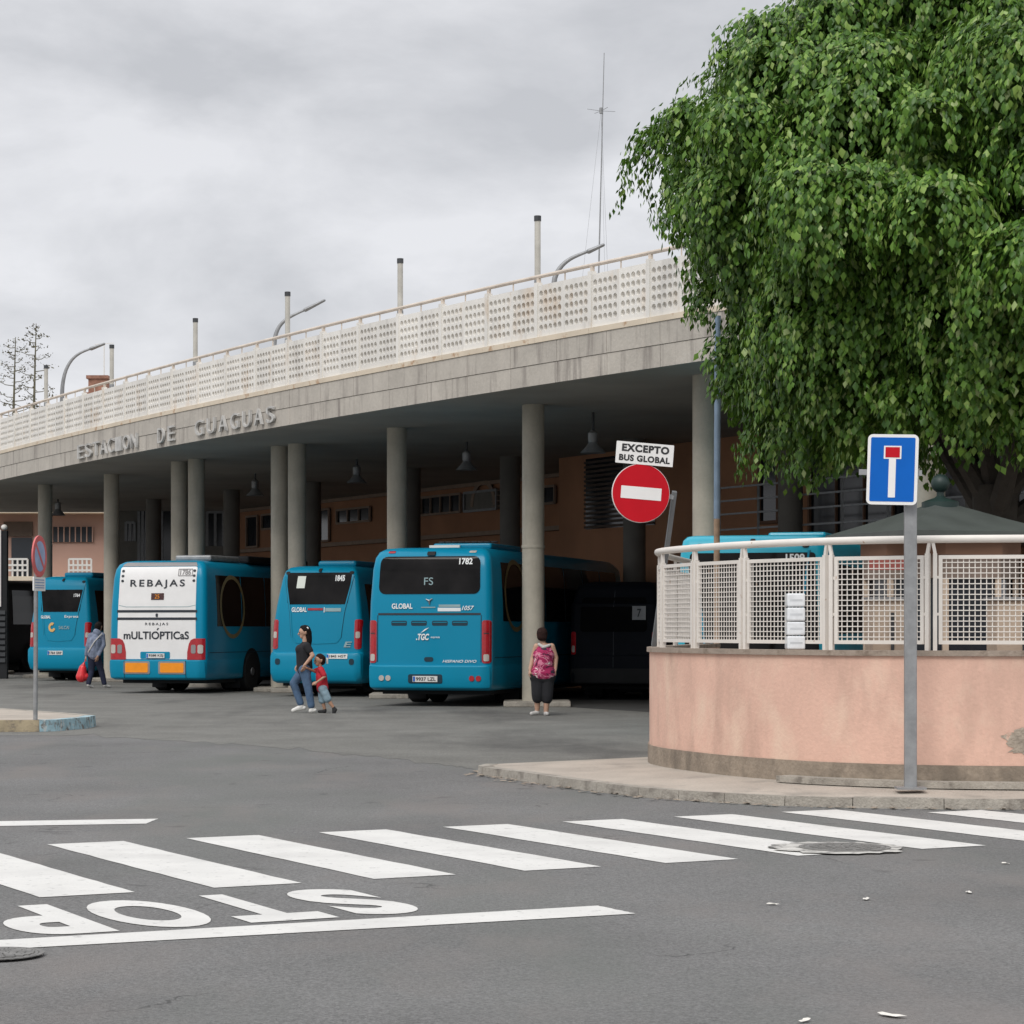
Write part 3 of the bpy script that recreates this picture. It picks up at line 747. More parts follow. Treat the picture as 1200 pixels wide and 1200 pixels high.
MB().box(-.33, .33, -.33, .33, 0, h - .12).build('stack', 'brick', r); MB().box(-.4, .4, -.4, .4, h - .118, h).build('coping', 'brick', r); MB().box(-.46, .46, -.42, .42, h - .75, h - .62).build('band', 'brick', r)
r = thing('aerial_pole', 'thin white aerial pole standing beside the brick chimney', 'aerial', (PX(122, Y + 1), Y + 1, ZD))
MB().tube([(0, 0, 0), (0, 0, PZ(402, Y + 1) - ZD)], .02, 6).build('pole', 'white', r); MB().bar((-.35, 0, PZ(403.5, Y + 1) - ZD), (.35, 0, PZ(402, Y + 1) - ZD), .02, .02).build('aerial', 'white', r)
Y = 91.0; x = PX(775, 62); r = thing('rooftop_hut', 'beige rooftop hut just behind the parapet beside the tree', 'hut', (PX(785, 60), 60, ZD))
MB().box(-.85, 1.3, -.4, 1.6, 0, 2.02).build('wall', 'rail', r); MB().box(-.95, 1.4, -.5, 1.7, 2.02, 2.12).build('roof', 'parafoot', r)
# agave flower stalks
def agave(px, base, top, Y, label, seed):
    rd = random.Random(seed); x = PX(px, Y); r = thing('agave_plant', label, 'agave', (x, Y, ZD), group='agave flower stalks')
    h = PZ(top, Y) - ZD
    MB().tube([(0, 0, 0), (.03, 0, h * .5), (.1, 0, h)], [.06, .045, .012], 8).build('stalk', 'agave', r, True)
    n = 24
    for i in range(n):
        br = MB(); fl = br
        z = h * (.34 + .64 * i / n); L_ = (.95 - .72 * i / n) * rd.uniform(.75, 1.1); th = i * 2.4 + rd.uniform(-.4, .4)
        fl = br; e_ = Vector((L_ * math.cos(th), L_ * math.sin(th), z + L_ * .28)); c0 = Vector((.1 * z / h, 0, z)); mid = c0.lerp(e_, .6) - Vector((0, 0, .05))
        br.tube([c0, mid, e_], [.018, .014, .01], 5)
        for k_ in range(22):
            p = e_ + Vector((rd.gauss(0, .13), rd.gauss(0, .13), rd.gauss(.02, .05))); s_ = rd.uniform(.03, .07)
            u = Vector((rd.gauss(0, 1), rd.gauss(0, 1), rd.gauss(0, .5))).normalized() * s_; v = Vector((rd.gauss(0, 1), rd.gauss(0, 1), rd.gauss(0, .5))).normalized() * s_ * .6
            fl.add([p - u, p + v, p + u, p - v], [(0, 1, 2, 3)])
        br.build('flower_branch', 'agave', r)
    lf = MB()
    for i in range(22):
        th = i * 2.4; el = .3 + .9 * i / 22; L_ = .9; dd = Vector((math.cos(th) * math.cos(el), math.sin(th) * math.cos(el), math.sin(el))); sx = Vector((-math.sin(th), math.cos(th), 0)) * .08
        lf.add([sx * .6, sx + dd * L_ * .4, dd * L_, -sx + dd * L_ * .4, -sx * .6, dd * L_ * .4 - Vector((0, 0, .05))], [(0, 1, 2, 5), (4, 5, 2, 3), (0, 5, 4)])
    lf.build('leaf_rosette', 'agaveleaf', r)
agave(15, 480, 395, 86, 'left and shorter of the two bare agave flower stalks', 3)
agave(39, 478, 379, 84, 'right and taller of the two bare agave flower stalks', 5)
# pendant lamps under the deck
for px, py, Y, lab in ((695, 531, 50, 'dark bell pendant lamp left of the white EXCEPTO plate'), (547, 551, 58, 'dark bell pendant lamp above bus numbered 1782'),
                       (418, 566, 64, 'dark bell pendant lamp over the gap between bus 1845 and 1782'), (299, 581, 70, 'dark bell pendant lamp behind the white advert bus, near the paired columns'), (68, 604, 84, 'dark bell pendant lamp beside the leftmost visible column')):
    x = PX(px, Y); zb = PZ(py, Y); r = thing('pendant_lamp', lab, 'lamp', (x, Y, zb), group='pendant lamps under the deck')
    MB().lathe([(.27, 0), (.25, .03), (.15, .13), (.1, .2), (.09, .22)], n=20).build('lamp_shade', 'greymetal', r, True)
    MB().lathe([(.08, .21), (.105, .24), (.105, .42), (.06, .47)], n=16).build('gear_box', 'galv', r, True)
    MB().tube([(0, 0, .46), (0, 0, ZS - zb - .003)], .03, 8).build('stem', 'dkmetal', r)
    MB().lathe([(.1, .0), (.18, .05), (.1, .12)], n=16).build('bulb', 'signwhite', r, True)
# pink building beyond the open end of the station
Y = 101.0
fb = thing('pink_building', 'pink rendered building with balcony seen through the far left end of the station', 'building', (-16, Y, 0))
zz = lambda py: PZ(py, Y); xx = lambda px: PX(px, Y) + 16
MB().box(-10, 8.5, .3, 8, 0, 8.0).build('wall', 'farpink', fb)
MB().box(-10.2, 8.6, -.9, .3, zz(602), zz(588)).build('eave', 'farcream', fb)
MB().box(-10, 8.5, -1.1, .299, zz(681), zz(676)).build('balcony_slab', 'farcream', fb)
MB().box(xx(12), xx(36), .22, .298, zz(677), zz(630)).build('doorway', 'darkglass', fb)
wn = MB().box(xx(60), xx(108), .22, .298, zz(635), zz(617)).build('window', 'darkglass', fb)
mb = MB()
for k_ in range(8): mb.box(xx(60 + 6.7 * k_), xx(61.2 + 6.7 * k_), .16, .219, zz(635), zz(617))
mb.build('frame', 'farpink', wn)
MB().box(xx(3), xx(37), .2, .298, zz(628), zz(611)).build('upper_shade', 'louvre', fb)
mb = MB(); mb.box(-9.5, 8.2, .2, .297, 0, zz(683)); mb.build('ground_floor_opening', 'busdark', fb)
for a, b_ in ((9, 38), (86, 112)):
    mb = MB(); n = 5
    for k_ in range(n + 1):
        x = xx(a + (b_ - a) * k_ / n); mb.box(x - .035, x + .035, -1.05, -.99, zz(676), zz(656))
    for py in (656, 663, 669): mb.box(xx(a), xx(b_), -1.06, -.98, zz(py) - .04, zz(py) + .04)
    mb.build('balcony_railing', 'white', fb)
# panel at the left edge of the view
Y = 74.0
tp = thing('display_totem', 'tall dark framed panel with white face and grey louvred base at the left edge', 'totem', (PX(-4, Y), Y, 0))
k_ = Y / FPX
MB().box(-.12, .34, -.12, .12, 0, PZ(622, Y)).build('frame', 'busdark', tp); MB().box(-.9, .17, -.16, -.122, PZ(711, Y), PZ(621, Y)).build('face', 'white', tp)
mb = MB()
for i in range(9): mb.box(-.9, .3, -.17, -.13, PZ(776 - 7 * i, Y), PZ(776 - 7 * i, Y) + .12)
mb.build('louvred_base', 'dkmetal', tp); MB().ell((.24, 0, PZ(618, Y)), (.1, .1, .09)).build('globe', 'white', tp, True)
MB().box(-.9, -.121, -.12, .12, 0, PZ(622, Y)).build('body', 'busdark', tp)

# ================================================================== BOUNDARY WALL AND FENCE
def crv(pts, n=8):
    P = [Vector(p + (0,)) for p in pts]; out = []
    for i in range(len(P) - 1):
        p0, p1, p2, p3 = P[max(i - 1, 0)], P[i], P[i + 1], P[min(i + 2, len(P) - 1)]
        for k in range(n):
            t_ = k / n
            out.append(.5 * ((2 * p1) + (p2 - p0) * t_ + (2 * p0 - 5 * p1 + 4 * p2 - p3) * t_ ** 2 + (3 * p1 - p0 - 3 * p2 + p3) * t_ ** 3))
    return out + [P[-1]]
wl = crv([(2.5, 31.5), (2.02, 29.2), (1.66, 27.3), (1.49, 25.9), (1.56, 25.1), (1.76, 24.4), (2.08, 23.6), (2.46, 22.95), (2.85, 22.45), (3.3, 22.1), (3.8, 21.85), (4.4, 21.72), (5.2, 21.65), (7, 21.6), (13, 21.6)])
def ribbon(path, off0, off1, z0, z1):
    mb = MB(); n = len(path)
    for i, p in enumerate(path):
        d = (path[min(i + 1, n - 1)] - path[max(i - 1, 0)]).normalized(); nn = Vector((-d.y, d.x, 0))   # to the inside (left of travel)
        for o_, z in ((off0, z0), (off1, z0), (off1, z1), (off0, z1)): mb.v.append(tuple(p + nn * o_ + Vector((0, 0, z))))
    for i in range(n - 1):
        a = 4 * i
        for k in range(4): mb.f.append((a + k, a + (k + 1) % 4, a + 4 + (k + 1) % 4, a + 4 + k))
    mb.f += [(0, 3, 2, 1), (4 * n - 4, 4 * n - 3, 4 * n - 2, 4 * n - 1)]
    return mb
bw = thing('boundary_wall', 'low curved pink rendered wall with grey plinth behind the sidewalk', 'wall', (3, 22, .14))
def BW(mb, name, m, smooth=True):
    mb.v = [(x - 3, y - 22, z - .14) for x, y, z in mb.v]; return mb.build(name, m, bw, smooth)
BW(ribbon(wl, 0.0, .22, .14, 1.335), 'wall', 'pink')
BW(ribbon(wl, -.018, 0.22, .13, .34), 'plinth', 'plinth')
BW(ribbon(wl, -.03, .25, 1.336, 1.385), 'coping', 'cap')
BW(ribbon(wl[60:], -.2, -.019, .14, .2), 'footing', 'kerb')
# patch where the render has fallen off: bare plaster showing
pp = MB(); rd = random.Random(4); cx_, cz_ = 4.8, .62; pts = []
for i in range(90):
    a = 2 * math.pi * i / 90; rr = 1 + .1 * math.sin(2 * a + 1) + .1 * math.sin(5 * a) + .08 * math.sin(13 * a + 2) + .05 * math.sin(29 * a) + rd.uniform(-.09, .09)
    pts.append((cx_ + .3 * rr * math.cos(a), cz_ + .15 * rr * math.sin(a) + .06 * math.cos(a)))
yw = lambda X: float(np.interp(X, [p.x for p in wl[40:]], [p.y for p in wl[40:]]))
k = len(pts); pp.v = [(x - 3, yw(x) - .006 - 22, z - .14) for x, z in pts] + [(cx_ - 3, yw(cx_) - .006 - 22, cz_ - .14)]
pp.f = [(i, (i + 1) % k, k) for i in range(k)]; pp.build('bare_patch', 'plaster', bw)

fn = thing('mesh_fence', 'cream metal fence of wire mesh panels with tubular rail on top of the pink wall', 'fence', (3, 22, 1.385))
knots = [(2.25, 29.9), (1.93, 28.2), (1.62, 26.3), (1.6, 25.45), (1.87, 24.45), (2.28, 23.52), (2.98, 22.52), (3.86, 22.0), (5.0, 21.8), (6.2, 21.78), (7.4, 21.78), (8.6, 21.78)]
def FN(mb, name, m='fence', smooth=False, parent=None):
    mb.v = [(x - 3, y - 22, z - 1.385) for x, y, z in mb.v]; return mb.build(name, m, parent or fn, smooth)
zb, zt = 1.46, 2.245
for i in range(len(knots) - 1):
    a, b_ = Vector(knots[i] + (0,)), Vector(knots[i + 1] + (0,)); d = (b_ - a).normalized(); L_ = (b_ - a).length
    pa, pb = a + d * .085, b_ - d * .085; U = Vector((0, 0, 1)); nn = Vector((-d.y, d.x, 0))
    fr = MB()
    fr.bar(pa + U * zb, pb + U * zb, .03, .035); fr.bar(pa + U * zt, pb + U * zt, .03, .035)
    fr.bar(pa + U * (zb - .017), pa + U * (zt + .017), .035, .029, up=tuple(nn)); fr.bar(pb + U * (zb - .017), pb + U * (zt + .017), .035, .029, up=tuple(nn))
    pf = FN(fr, 'panel_frame')
    mm = MB(); W_ = (pb - pa).length; nx = max(2, round(W_ / .053)); nz = 16
    for k in range(1, nx):
        p = pa.lerp(pb, k / nx); mm.bar(p + U * (zb + .018) + nn * .003, p + U * (zt - .018) + nn * .003, .0088, .006, up=tuple(nn))
    for k in range(1, nz):
        z = zb + (zt - zb) * k / nz; mm.bar(pa + d * .018 + U * z - nn * .004, pb - d * .018 + U * z - nn * .004, .0088, .006, up=tuple(nn))
    FN(mm, 'wire_mesh', parent=pf)
    for sgn_, kp in ((1, a), (-1, b_)):
        p = kp + d * sgn_ * .035
        ps = MB(); ps.bar(p + U * 1.384, p + U * 2.28, .038, .05, up=tuple(nn)); ps.bar(p + U * 2.28, p + U * 2.385 + d * sgn_ * -.02, .03, .03, up=tuple(nn))
        for z in (1.72, 2.06): ps.bar(p + d * sgn_ * .019 + U * z, p + d * sgn_ * .034 + U * z, .025, .025)
        FN(ps, 'fence_post')
FN(MB().tube([p + Vector((0, 0, 2.41)) for p in crv(knots, 6)], .036, 12), 'top_rail', smooth=True)

# ================================================================== SIGNS AND POLES
# dead end sign
Y = 21.42; sx = PX(1045.5, Y); s_ = Y / FPX
ds = thing('dead_end_sign', 'blue and white dead end road sign on a grey square post', 'road sign', (PX(1068, Y), Y + .05, .146))
bx, by, bz = ds.location
MB().box(-.055, .055, -.03, .03, 0, PZ(512, Y) - bz).build('post', 'galv', ds, bevel=.008)
def plate_obj(name, poly, y0, y1, m, parent, mtx=None, bevel=0):
    mb = MB().plate(poly, y0, y1)
    if mtx is not None: mb.xform(mtx)
    return mb.build(name, m, parent, bevel=bevel)
T_ = Matrix.Translation(Vector((sx - bx, -.07, PZ(550.5, Y) - bz))) @ Matrix.Rotation(R(-14), 4, 'Z') @ Matrix.Rotation(R(1.8), 4, 'Y')
hw, hh = .225, .315
plo = plate_obj('sign_plate', rrect(-hw, hw, -hh, hh, .045), -.012, .012, 'signwhite', ds, T_)
plate_obj('blue_field', rrect(-hw + .028, hw - .028, -hh + .028, hh - .028, .012), -.0145, -.0122, 'signblue', plo, T_)
plate_obj('white_stem', rrect(-.033, .03, -.25, .11, .004), -.017, -.0147, 'signwhite', plo, T_)
plate_obj('white_border', rrect(-.08, .076, .095, .212, .004), -.0172, -.0149, 'signwhite', plo, T_)
plate_obj('red_bar', rrect(-.066, .062, .108, .2, .003), -.0195, -.0174, 'signred', plo, T_)
mb = MB().box(-.3, .26, .013, .03, -.05, .0).xform(T_); mb.build('bracket', 'galv', ds)
MB().box(-.13, .13, -.1, .1, 0, .02).build('base_plate', 'galv', ds)
# no entry sign with its plate
Y = 26.0
ne = thing('no_entry_sign', 'round red no entry sign below white plate reading EXCEPTO BUS GLOBAL', 'road sign', (1.72, Y + .5, 1.385))
L0 = ne.location; P3 = lambda px, py, y=Y: Vector((PX(px, y) - L0.x, y - L0.y, PZ(py, y) - L0.z))
c_ = P3(751, 578, Y - .05); r_ = .315
MB().bar(P3(766, 757, Y + .5), P3(790.5, 576, Y + .1), .1, .05, up=(1, 0, 0)).build('post', 'postgrey', ne)
MB().bar(c_ + Vector((-.1, .05, .05)), P3(789, 583, Y + .08), .04, .05).build('bracket', 'galv', ne)
T_ = Matrix.Translation(c_) @ Matrix.Rotation(R(10), 4, 'Z') @ Matrix.Rotation(R(4.2), 4, 'Y')
a = plate_obj('sign_disc', disc(0, 0, r_, 56), -.012, .012, 'signred', ne, T_)
plate_obj('rim', disc(0, 0, r_ + .006, 56), -.004, .02, 'signwhite', a, T_)
plate_obj('white_bar', rrect(-.225, .225, -.067, .067, .004), -.0148, -.0122, 'signwhite', a, T_)
c2 = P3(755.5, 532, Y - .05); T2 = Matrix.Translation(c2) @ Matrix.Rotation(R(6), 4, 'Z') @ Matrix.Rotation(R(4.4), 4, 'Y')
a = plate_obj('supplementary_plate', rrect(-.315, .315, -.118, .118, .008), -.01, .01, 'signwhite', ne, T2)
mb = MB(); tf = lambda u0, u1, v0, v1: (lambda u, v, s: T2 @ Vector((u0 + (u1 - u0) * u, -.0125, v0 + (v1 - v0) * v)))
solid_text(mb, 'EXCEPTO', tf(-.255, .265, .012, .095), bold=.05, spacing=1.12); solid_text(mb, 'BUS GLOBAL', tf(-.28, .28, -.09, -.02), bold=.045, spacing=1.1)
mb.build('lettering', 'signblack', a)
MB().bar(c2 + Vector((0, .03, -.1)), c_ + Vector((0, .03, .2)), .05, .02, up=(0, 1, 0)).build('bracket', 'galv', ne)
# no parking sign on the island
Y = 36.75; bx = PX(41.5, Y)
np_ = thing('no_parking_sign', 'faded round no parking sign seen nearly edge on, on island post', 'road sign', (bx, Y, .176))
MB().tube([(0, 0, 0), (.012, 0, PZ(630, Y) - .176)], .034, 12).build('post', 'galv', np_, True)
T_ = Matrix.Translation(Vector((.062, -.02, PZ(652, Y) - .176))) @ Matrix.Rotation(R(82), 4, 'Z')
a = plate_obj('sign_disc', disc(0, 0, .32, 44), -.012, .012, 'signfade', np_, T_)
plate_obj('blue_field', disc(0, 0, .235, 40), -.0145, -.0122, 'signfadeblue', a, T_)
mb = MB().bar((-.17, -.0155, .17), (.17, -.0155, -.17), .055, .002, up=(0, 1, 0)).xform(T_); mb.build('slash', 'signfade', a)
T2 = Matrix.Translation(Vector((.06, -.02, PZ(684.5, Y) - .176))) @ Matrix.Rotation(R(80), 4, 'Z')
a = plate_obj('supplementary_plate', rrect(-.24, .24, -.105, .105, .01), -.01, .01, 'signwhite', np_, T2)
mb = MB()
for z in (.055, .015, -.03, -.065): mb.add([T2 @ Vector(p) for p in ((-.19, -.0122, z), (.19, -.0122, z), (.19, -.0122, z + .018), (-.19, -.0122, z + .018))], [(0, 1, 2, 3)])
mb.build('faded_lines', 'signfadeblue', a)
# thin pole through the tree
Y = 33.0; bp = thing('thin_pole', 'thin blue grey pole with rusty lower end rising into the tree', 'pole', (PX(840, Y), Y, .0))
MB().tube([(0, 0, 0), (.0, 0, PZ(608, Y))], .042, 12).build('lower_tube', 'rustpole', bp, True)
MB().tube([(.0, 0, PZ(608, Y) + .002), (.015, 0, 5.9)], .043, 12).build('upper_tube', 'bluepole', bp, True)
MB().lathe([(.1, 0), (.1, .02)], n=14).build('base_plate', 'rustpole', bp)

# ================================================================== KIOSK AND CARTONS
Y = 25.4; kx = PX(1102, Y); kz = .146
kk = thing('kiosk', 'small octagonal kiosk with dark pyramid roof and ball finial behind the fence', 'kiosk', (kx, Y, kz))
def octo(r, z, rot=.0): return [(r * math.cos(R(45 * i + 22.5) + rot), r * math.sin(R(45 * i + 22.5) + rot), z) for i in range(8)]
def frus(prof, rot=.28):
    mb = MB()
    for r_, z in prof: mb.v += octo(r_, z, rot)
    for i in range(len(prof) - 1):
        for j in range(8): mb.f.append((8 * i + j, 8 * i + (j + 1) % 8, 8 * i + 8 + (j + 1) % 8, 8 * i + 8 + j))
    mb.f += [tuple(reversed(range(8))), tuple(8 * (len(prof) - 1) + j for j in range(8))]
    return mb
frus([(.83, 0), (.83, .08), (.8, .08), (.8, 1.12)]).build('base', 'kdark', kk)
frus([(.84, 1.121), (.84, 1.16)]).build('counter', 'galv', kk)
frus([(.75, 1.161), (.75, 1.95)]).build('opening', 'darkglass', kk)
for p in octo(.78, 1.161, .28): MB().bar(p, (p[0], p[1], 1.96), .06, .06).build('corner_post', 'kbeige', kk)
frus([(.82, 1.961), (.82, 2.2)]).build('sign_band', 'kbrown', kk)
frus([(.84, 2.201), (.84, 2.37)]).build('frieze', 'terradark', kk)  # dark colour stands for the shade under the roof
ez = PZ(626, Y) - kz; tz = PZ(592, Y) - kz
MB().box(PX(1018, 24.5) - kx, PX(1062, 24.5) - kx, -.93, -.9, PZ(668, 24.5) - kz, PZ(652, 24.5) - kz).build('sign_board', 'kred', kk)
def sq(r_, z): return [(r_ * math.cos(R(244 + 90 * i)), r_ * math.sin(R(244 + 90 * i)), z) for i in range(4)]
mb = MB()
for r_, z in ((1.26, ez - .06), (1.28, ez - .05), (1.28, ez), (.74, ez + (tz - ez) * .46), (.17, tz), (.13, tz + .01)): mb.v += sq(r_, z)
for l in range(5):
    for k_ in range(4): mb.f.append((4 * l + k_, 4 * l + (k_ + 1) % 4, 4 * l + 4 + (k_ + 1) % 4, 4 * l + 4 + k_))
mb.f += [(3, 2, 1, 0), (20, 21, 22, 23)]
mb.build('roof', 'kroof', kk)
MB().lathe([(.2, tz - .03), (.2, tz + .03), (.15, tz + .05), (.06, tz + .08), (.04, tz + .1), (.04, tz + .14), (.06, tz + .16)], n=16).build('finial_base', 'kgreen', kk, True)
MB().ell((0, 0, PZ(566.5, Y) - kz), (.1, .1, .1), 20, 12).build('finial_ball', 'kgreen', kk, True)
def carton(px0, px1, py0, py1, Y, label, name='carton_stack'):
    x0, x1 = PX(px0, Y), PX(px1, Y); r = thing(name, label, 'carton stack', ((x0 + x1) / 2, Y, 1.385)); hw = (x1 - x0) / 2
    zt_ = PZ(py0, Y) - 1.385; n = 3
    for i in range(4):
        z0, z1 = zt_ * i / 4 + .004, zt_ * (i + 1) / 4
        o_ = MB().box(-hw, hw, -.12, .11, z0, z1 - .004).build('bottle_pack', 'carton', r, bevel=.014)
        MB().box(-hw * .7, hw * .7, -.1205, -.119, z0 + .05, z1 - .06).build('label_band', 'kgrey', o_)
    MB().box(-hw * .95, hw * .95, -.11, .1, -.0, .003).build('tray', 'kbeige', r)
carton(921, 942, 695, 757, 22.86, 'white shrink wrapped stack of bottle packs on the wall behind the fence')
for px0, px1, py0, lab in ((1018, 1064, 700, 'left of two beige counter cabinets behind the fence, below the dead end sign'), (1162, 1225, 700, 'right of two beige counter cabinets behind the fence, at the right edge')):
    Yc = 23.2; x0, x1 = PX(px0, Yc), PX(px1, Yc); r = thing('counter_cabinet', lab, 'cabinet', ((x0 + x1) / 2, Yc, .146), group='beige cabinets behind the fence'); h = PZ(py0, Yc) - .146; hw = (x1 - x0) / 2
    MB().box(-hw, hw, -.25, .25, .06, h - .03).build('body', 'kbeige', r, bevel=.01); MB().box(-hw - .03, hw + .03, -.28, .28, h - .03, h).build('worktop', 'galv', r); MB().box(-hw + .04, hw - .04, -.22, .22, 0, .06).build('toe_kick', 'dkmetal', r)
    MB().box(-.015, .015, -.265, -.25, .2, h - .15).build('door_handle', 'dkmetal', r)

# ================================================================== BUSES (local: x right, y forward, z up; rear face at y = 0)
BANG = math.atan(780 / FPX)
class Bus:
    def __init__(s, name, label, cat, loc, w, H, L, prof=None, rc=.16, paint='teal', rz=-BANG, bumper='teald', zb=1.0):
        s.w, s.H, s.L, s.rc, s.zb = w, H, L, rc, zb
        h = w / 2
        s.prof = prof or [(.33, h - .07, .12), (.38, h - .02, .03), (.5, h, .0), (zb - .02, h, 0.0), (zb, h, .03), (1.6, h, .04), (2.1, h - .01, .06),
                          (H - .45, h - .045, .13), (H - .22, h - .08, .19), (H - .1, h - .14, .27), (H - .03, h - .24, .42), (H, h - .42, .7)]
        s.r = thing(name, label, cat, loc, rz)
        mb = MB(); n = 6; nlev = len(s.prof); cnt = 4 * (n + 1)
        for z, hw, ry in s.prof:
            k = min(1, hw / h); fy = L - max(0, (z - 1.1)) * .17 - (.3 if z > H - .12 else 0)
            rcf = .32; rr = rc * max(.35, (hw / h) ** 2)
            for cx, cy, rad, a0 in ((hw - rr, ry + rr, rr, -90), (hw - rcf, fy - rcf, rcf, 0), (-hw + rcf, fy - rcf, rcf, 90), (-hw + rr, ry + rr, rr, 180)):
                for i in range(n + 1):
                    a = R(a0 + 90 * i / n); mb.v.append((cx + rad * math.cos(a), cy + rad * math.sin(a), z))
        for l in range(nlev - 1):
            for j in range(cnt): mb.f.append((l * cnt + j, l * cnt + (j + 1) % cnt, (l + 1) * cnt + (j + 1) % cnt, (l + 1) * cnt + j))
        mb.f += [tuple(reversed(range(cnt))), tuple((nlev - 1) * cnt + j for j in range(cnt))]
        s.body = mb.build('body', paint, s.r, True)
        s.wheels()
    def at(s, z):
        p = s.prof; z = min(max(z, p[0][0]), p[-1][0])
        return float(np.interp(z, [a[0] for a in p], [a[1] for a in p])), float(np.interp(z, [a[0] for a in p], [a[2] for a in p]))
    def y(s, x, z):
        hw, ry = s.at(z); rr = s.rc * max(.35, (hw / (s.w / 2)) ** 2); e_ = abs(x) - (hw - rr)
        return ry + (rr - math.sqrt(max(1e-6, rr * rr - min(e_, rr * .995) ** 2)) if e_ > 0 else 0)
    def patch(s, name, rows, m, off=.012, parent=None, nx=10, skirt=.03):
        """rows (z, xl, xr) upwards: a panel that follows the rear face, proud of it by off"""
        mb = MB(); R_ = []
        zs = []
        for i in range(len(rows) - 1):
            (z0, a0, b0), (z1, a1, b1) = rows[i], rows[i + 1]
            k = max(1, int(abs(z1 - z0) / .12))
            for j in range(k): t_ = j / k; R_.append((z0 + (z1 - z0) * t_, a0 + (a1 - a0) * t_, b0 + (b1 - b0) * t_))
        R_.append(rows[-1]); n = len(R_)
        for z, a, b_ in R_:
            for i in range(nx + 1):
                x = a + (b_ - a) * i / nx; mb.v.append((x, s.y(x, z) - off, z))
        for l in range(n - 1):
            for i in range(nx):
                q = l * (nx + 1) + i; mb.f.append((q, q + 1, q + nx + 2, q + nx + 1))
        bd = [i for i in range(nx + 1)] + [l * (nx + 1) + nx for l in range(1, n)] + [(n - 1) * (nx + 1) + i for i in range(nx - 1, -1, -1)] + [l * (nx + 1) for l in range(n - 2, 0, -1)]
        k = len(mb.v); mb.v += [(mb.v[i][0], mb.v[i][1] + skirt, mb.v[i][2]) for i in bd]
        for i in range(len(bd)): j = (i + 1) % len(bd); mb.f.append((bd[i], k + i, k + j, bd[j]))
        return mb.build(name, m, parent or s.r, True)
    def rr(s, x0, x1, z0, z1, r=.06, tap=0.0):
        """rows of a rounded panel; tap narrows the top"""
        rows = []
        for i in range(5): a = math.pi / 2 * i / 4; rows.append((z0 + r * (1 - math.cos(a)), r * (1 - math.sin(a))))
        for i in range(5): a = math.pi / 2 * (1 - i / 4); rows.append((z1 - r * (1 - math.cos(a)), r * (1 - math.sin(a))))
        return [(z, x0 + d + tap * (z - z0) / (z1 - z0), x1 - d - tap * (z - z0) / (z1 - z0)) for z, d in rows]
    def text(s, body, x0, x1, z0, z1, m='decalw', bold=.015, off=.02, spacing=1.0, name='lettering', slant=0.0):
        mb = MB()
        def f(u, v, sd):
            x = x0 + (x1 - x0) * u + slant * (v - .5); z = z0 + (z1 - z0) * v; return (x, s.y(x, z) - off, z)
        solid_text(mb, body, f, bold, spacing)
        return mb.build(name, m, s.r)
    def side(s, name, y0, y1, z0, z1, m, off=.006, sides=(1, -1), parent=None):
        out = []
        for sg in sides:
            mb = MB(); n = 6
            for i in range(n + 1):
                z = z0 + (z1 - z0) * i / n; hw, _ = s.at(z)
                mb.v += [(sg * (hw + off), y0, z), (sg * (hw + off), y1, z), (sg * (hw - .02), y0, z), (sg * (hw - .02), y1, z)]
            for i in range(n):
                a = 4 * i; mb.f += [(a, a + 1, a + 5, a + 4), (a, a + 4, a + 6, a + 2), (a + 1, a + 3, a + 7, a + 5)]
            mb.f += [(0, 2, 3, 1), (4 * n, 4 * n + 1, 4 * n + 3, 4 * n + 2)]
            out.append(mb.build(name, m, parent or s.r))
        return out
    def wheels(s):
        r_ = .49 if s.w > 2.3 else .42; yr = 3.0 if s.L > 9 else 1.9
        MB().box(-s.w / 2 + .16, s.w / 2 - .16, .5, s.L - .7, .24, .345).build('underside', 'busdark', s.r)
        for yy in (yr, s.L - 2.5 if s.L > 9 else s.L - 1.4):
            for sg in (1, -1):
                x = sg * (s.w / 2 - .16)
                ar = MB(); poly = disc(0, 0, r_ + .1, 30)
                ar.add([(sg * (s.w / 2 + .004), yy + a, max(.334, r_ + b_)) for a, b_ in poly], [tuple(range(30))]); ar.build('wheel_arch', 'busdark', s.r)
                rot = Matrix.Translation((x, yy, r_)) @ Matrix.Rotation(R(90) * sg, 4, 'Y')
                wd = .15 if yy > yr + .1 else .17
                t_ = MB().lathe([(r_ * .56, -wd), (r_ * .9, -wd), (r_, -wd + .05), (r_, wd - .03), (r_ * .93, wd + .005), (r_ * .56, wd + .005)], n=28).xform(rot).build('tyre', 'rubber', s.r, True)
                MB().lathe([(r_ * .55, wd - .06), (r_ * .5, wd - .02), (r_ * .2, wd - .05), (r_ * .2, wd + .03), (.02, wd + .035)], n=24).xform(rot).build('rim', 'rim', t_, True)
                if yy == yr:                    # inner tyre of the twin rear wheels
                    MB().lathe([(r_ * .56, -.15), (r_ * .93, -.15), (r_, -.1), (r_, .08), (r_ * .9, .13)], n=28).xform(Matrix.Translation((sg * (s.w / 2 - .55), yy, r_)) @ Matrix.Rotation(R(90) * sg, 4, 'Y')).build('tyre', 'rubber', s.r, True)
        mb = MB(); mb.tube([(-s.w / 2 + .4, yr, r_), (s.w / 2 - .4, yr, r_)], .11, 10); mb.box(-.28, .28, yr - .3, yr + .3, r_ - .27, r_ + .1); mb.build('axle', 'busdark', s.r)
        for sg in (-1, 1):
            MB().box(sg * s.w / 2 * .78 - .2, sg * s.w / 2 * .78 + .2, yr - r_ - .1, yr - r_ - .085, .09, .42).build('mud_flap', 'rubber', s.r)
        f = MB().box(-s.w / 2 + .25, s.w / 2 - .25, s.L - .16, s.L + .03, 1.0, 2.5); f.build('windscreen', 'busglass', s.r)
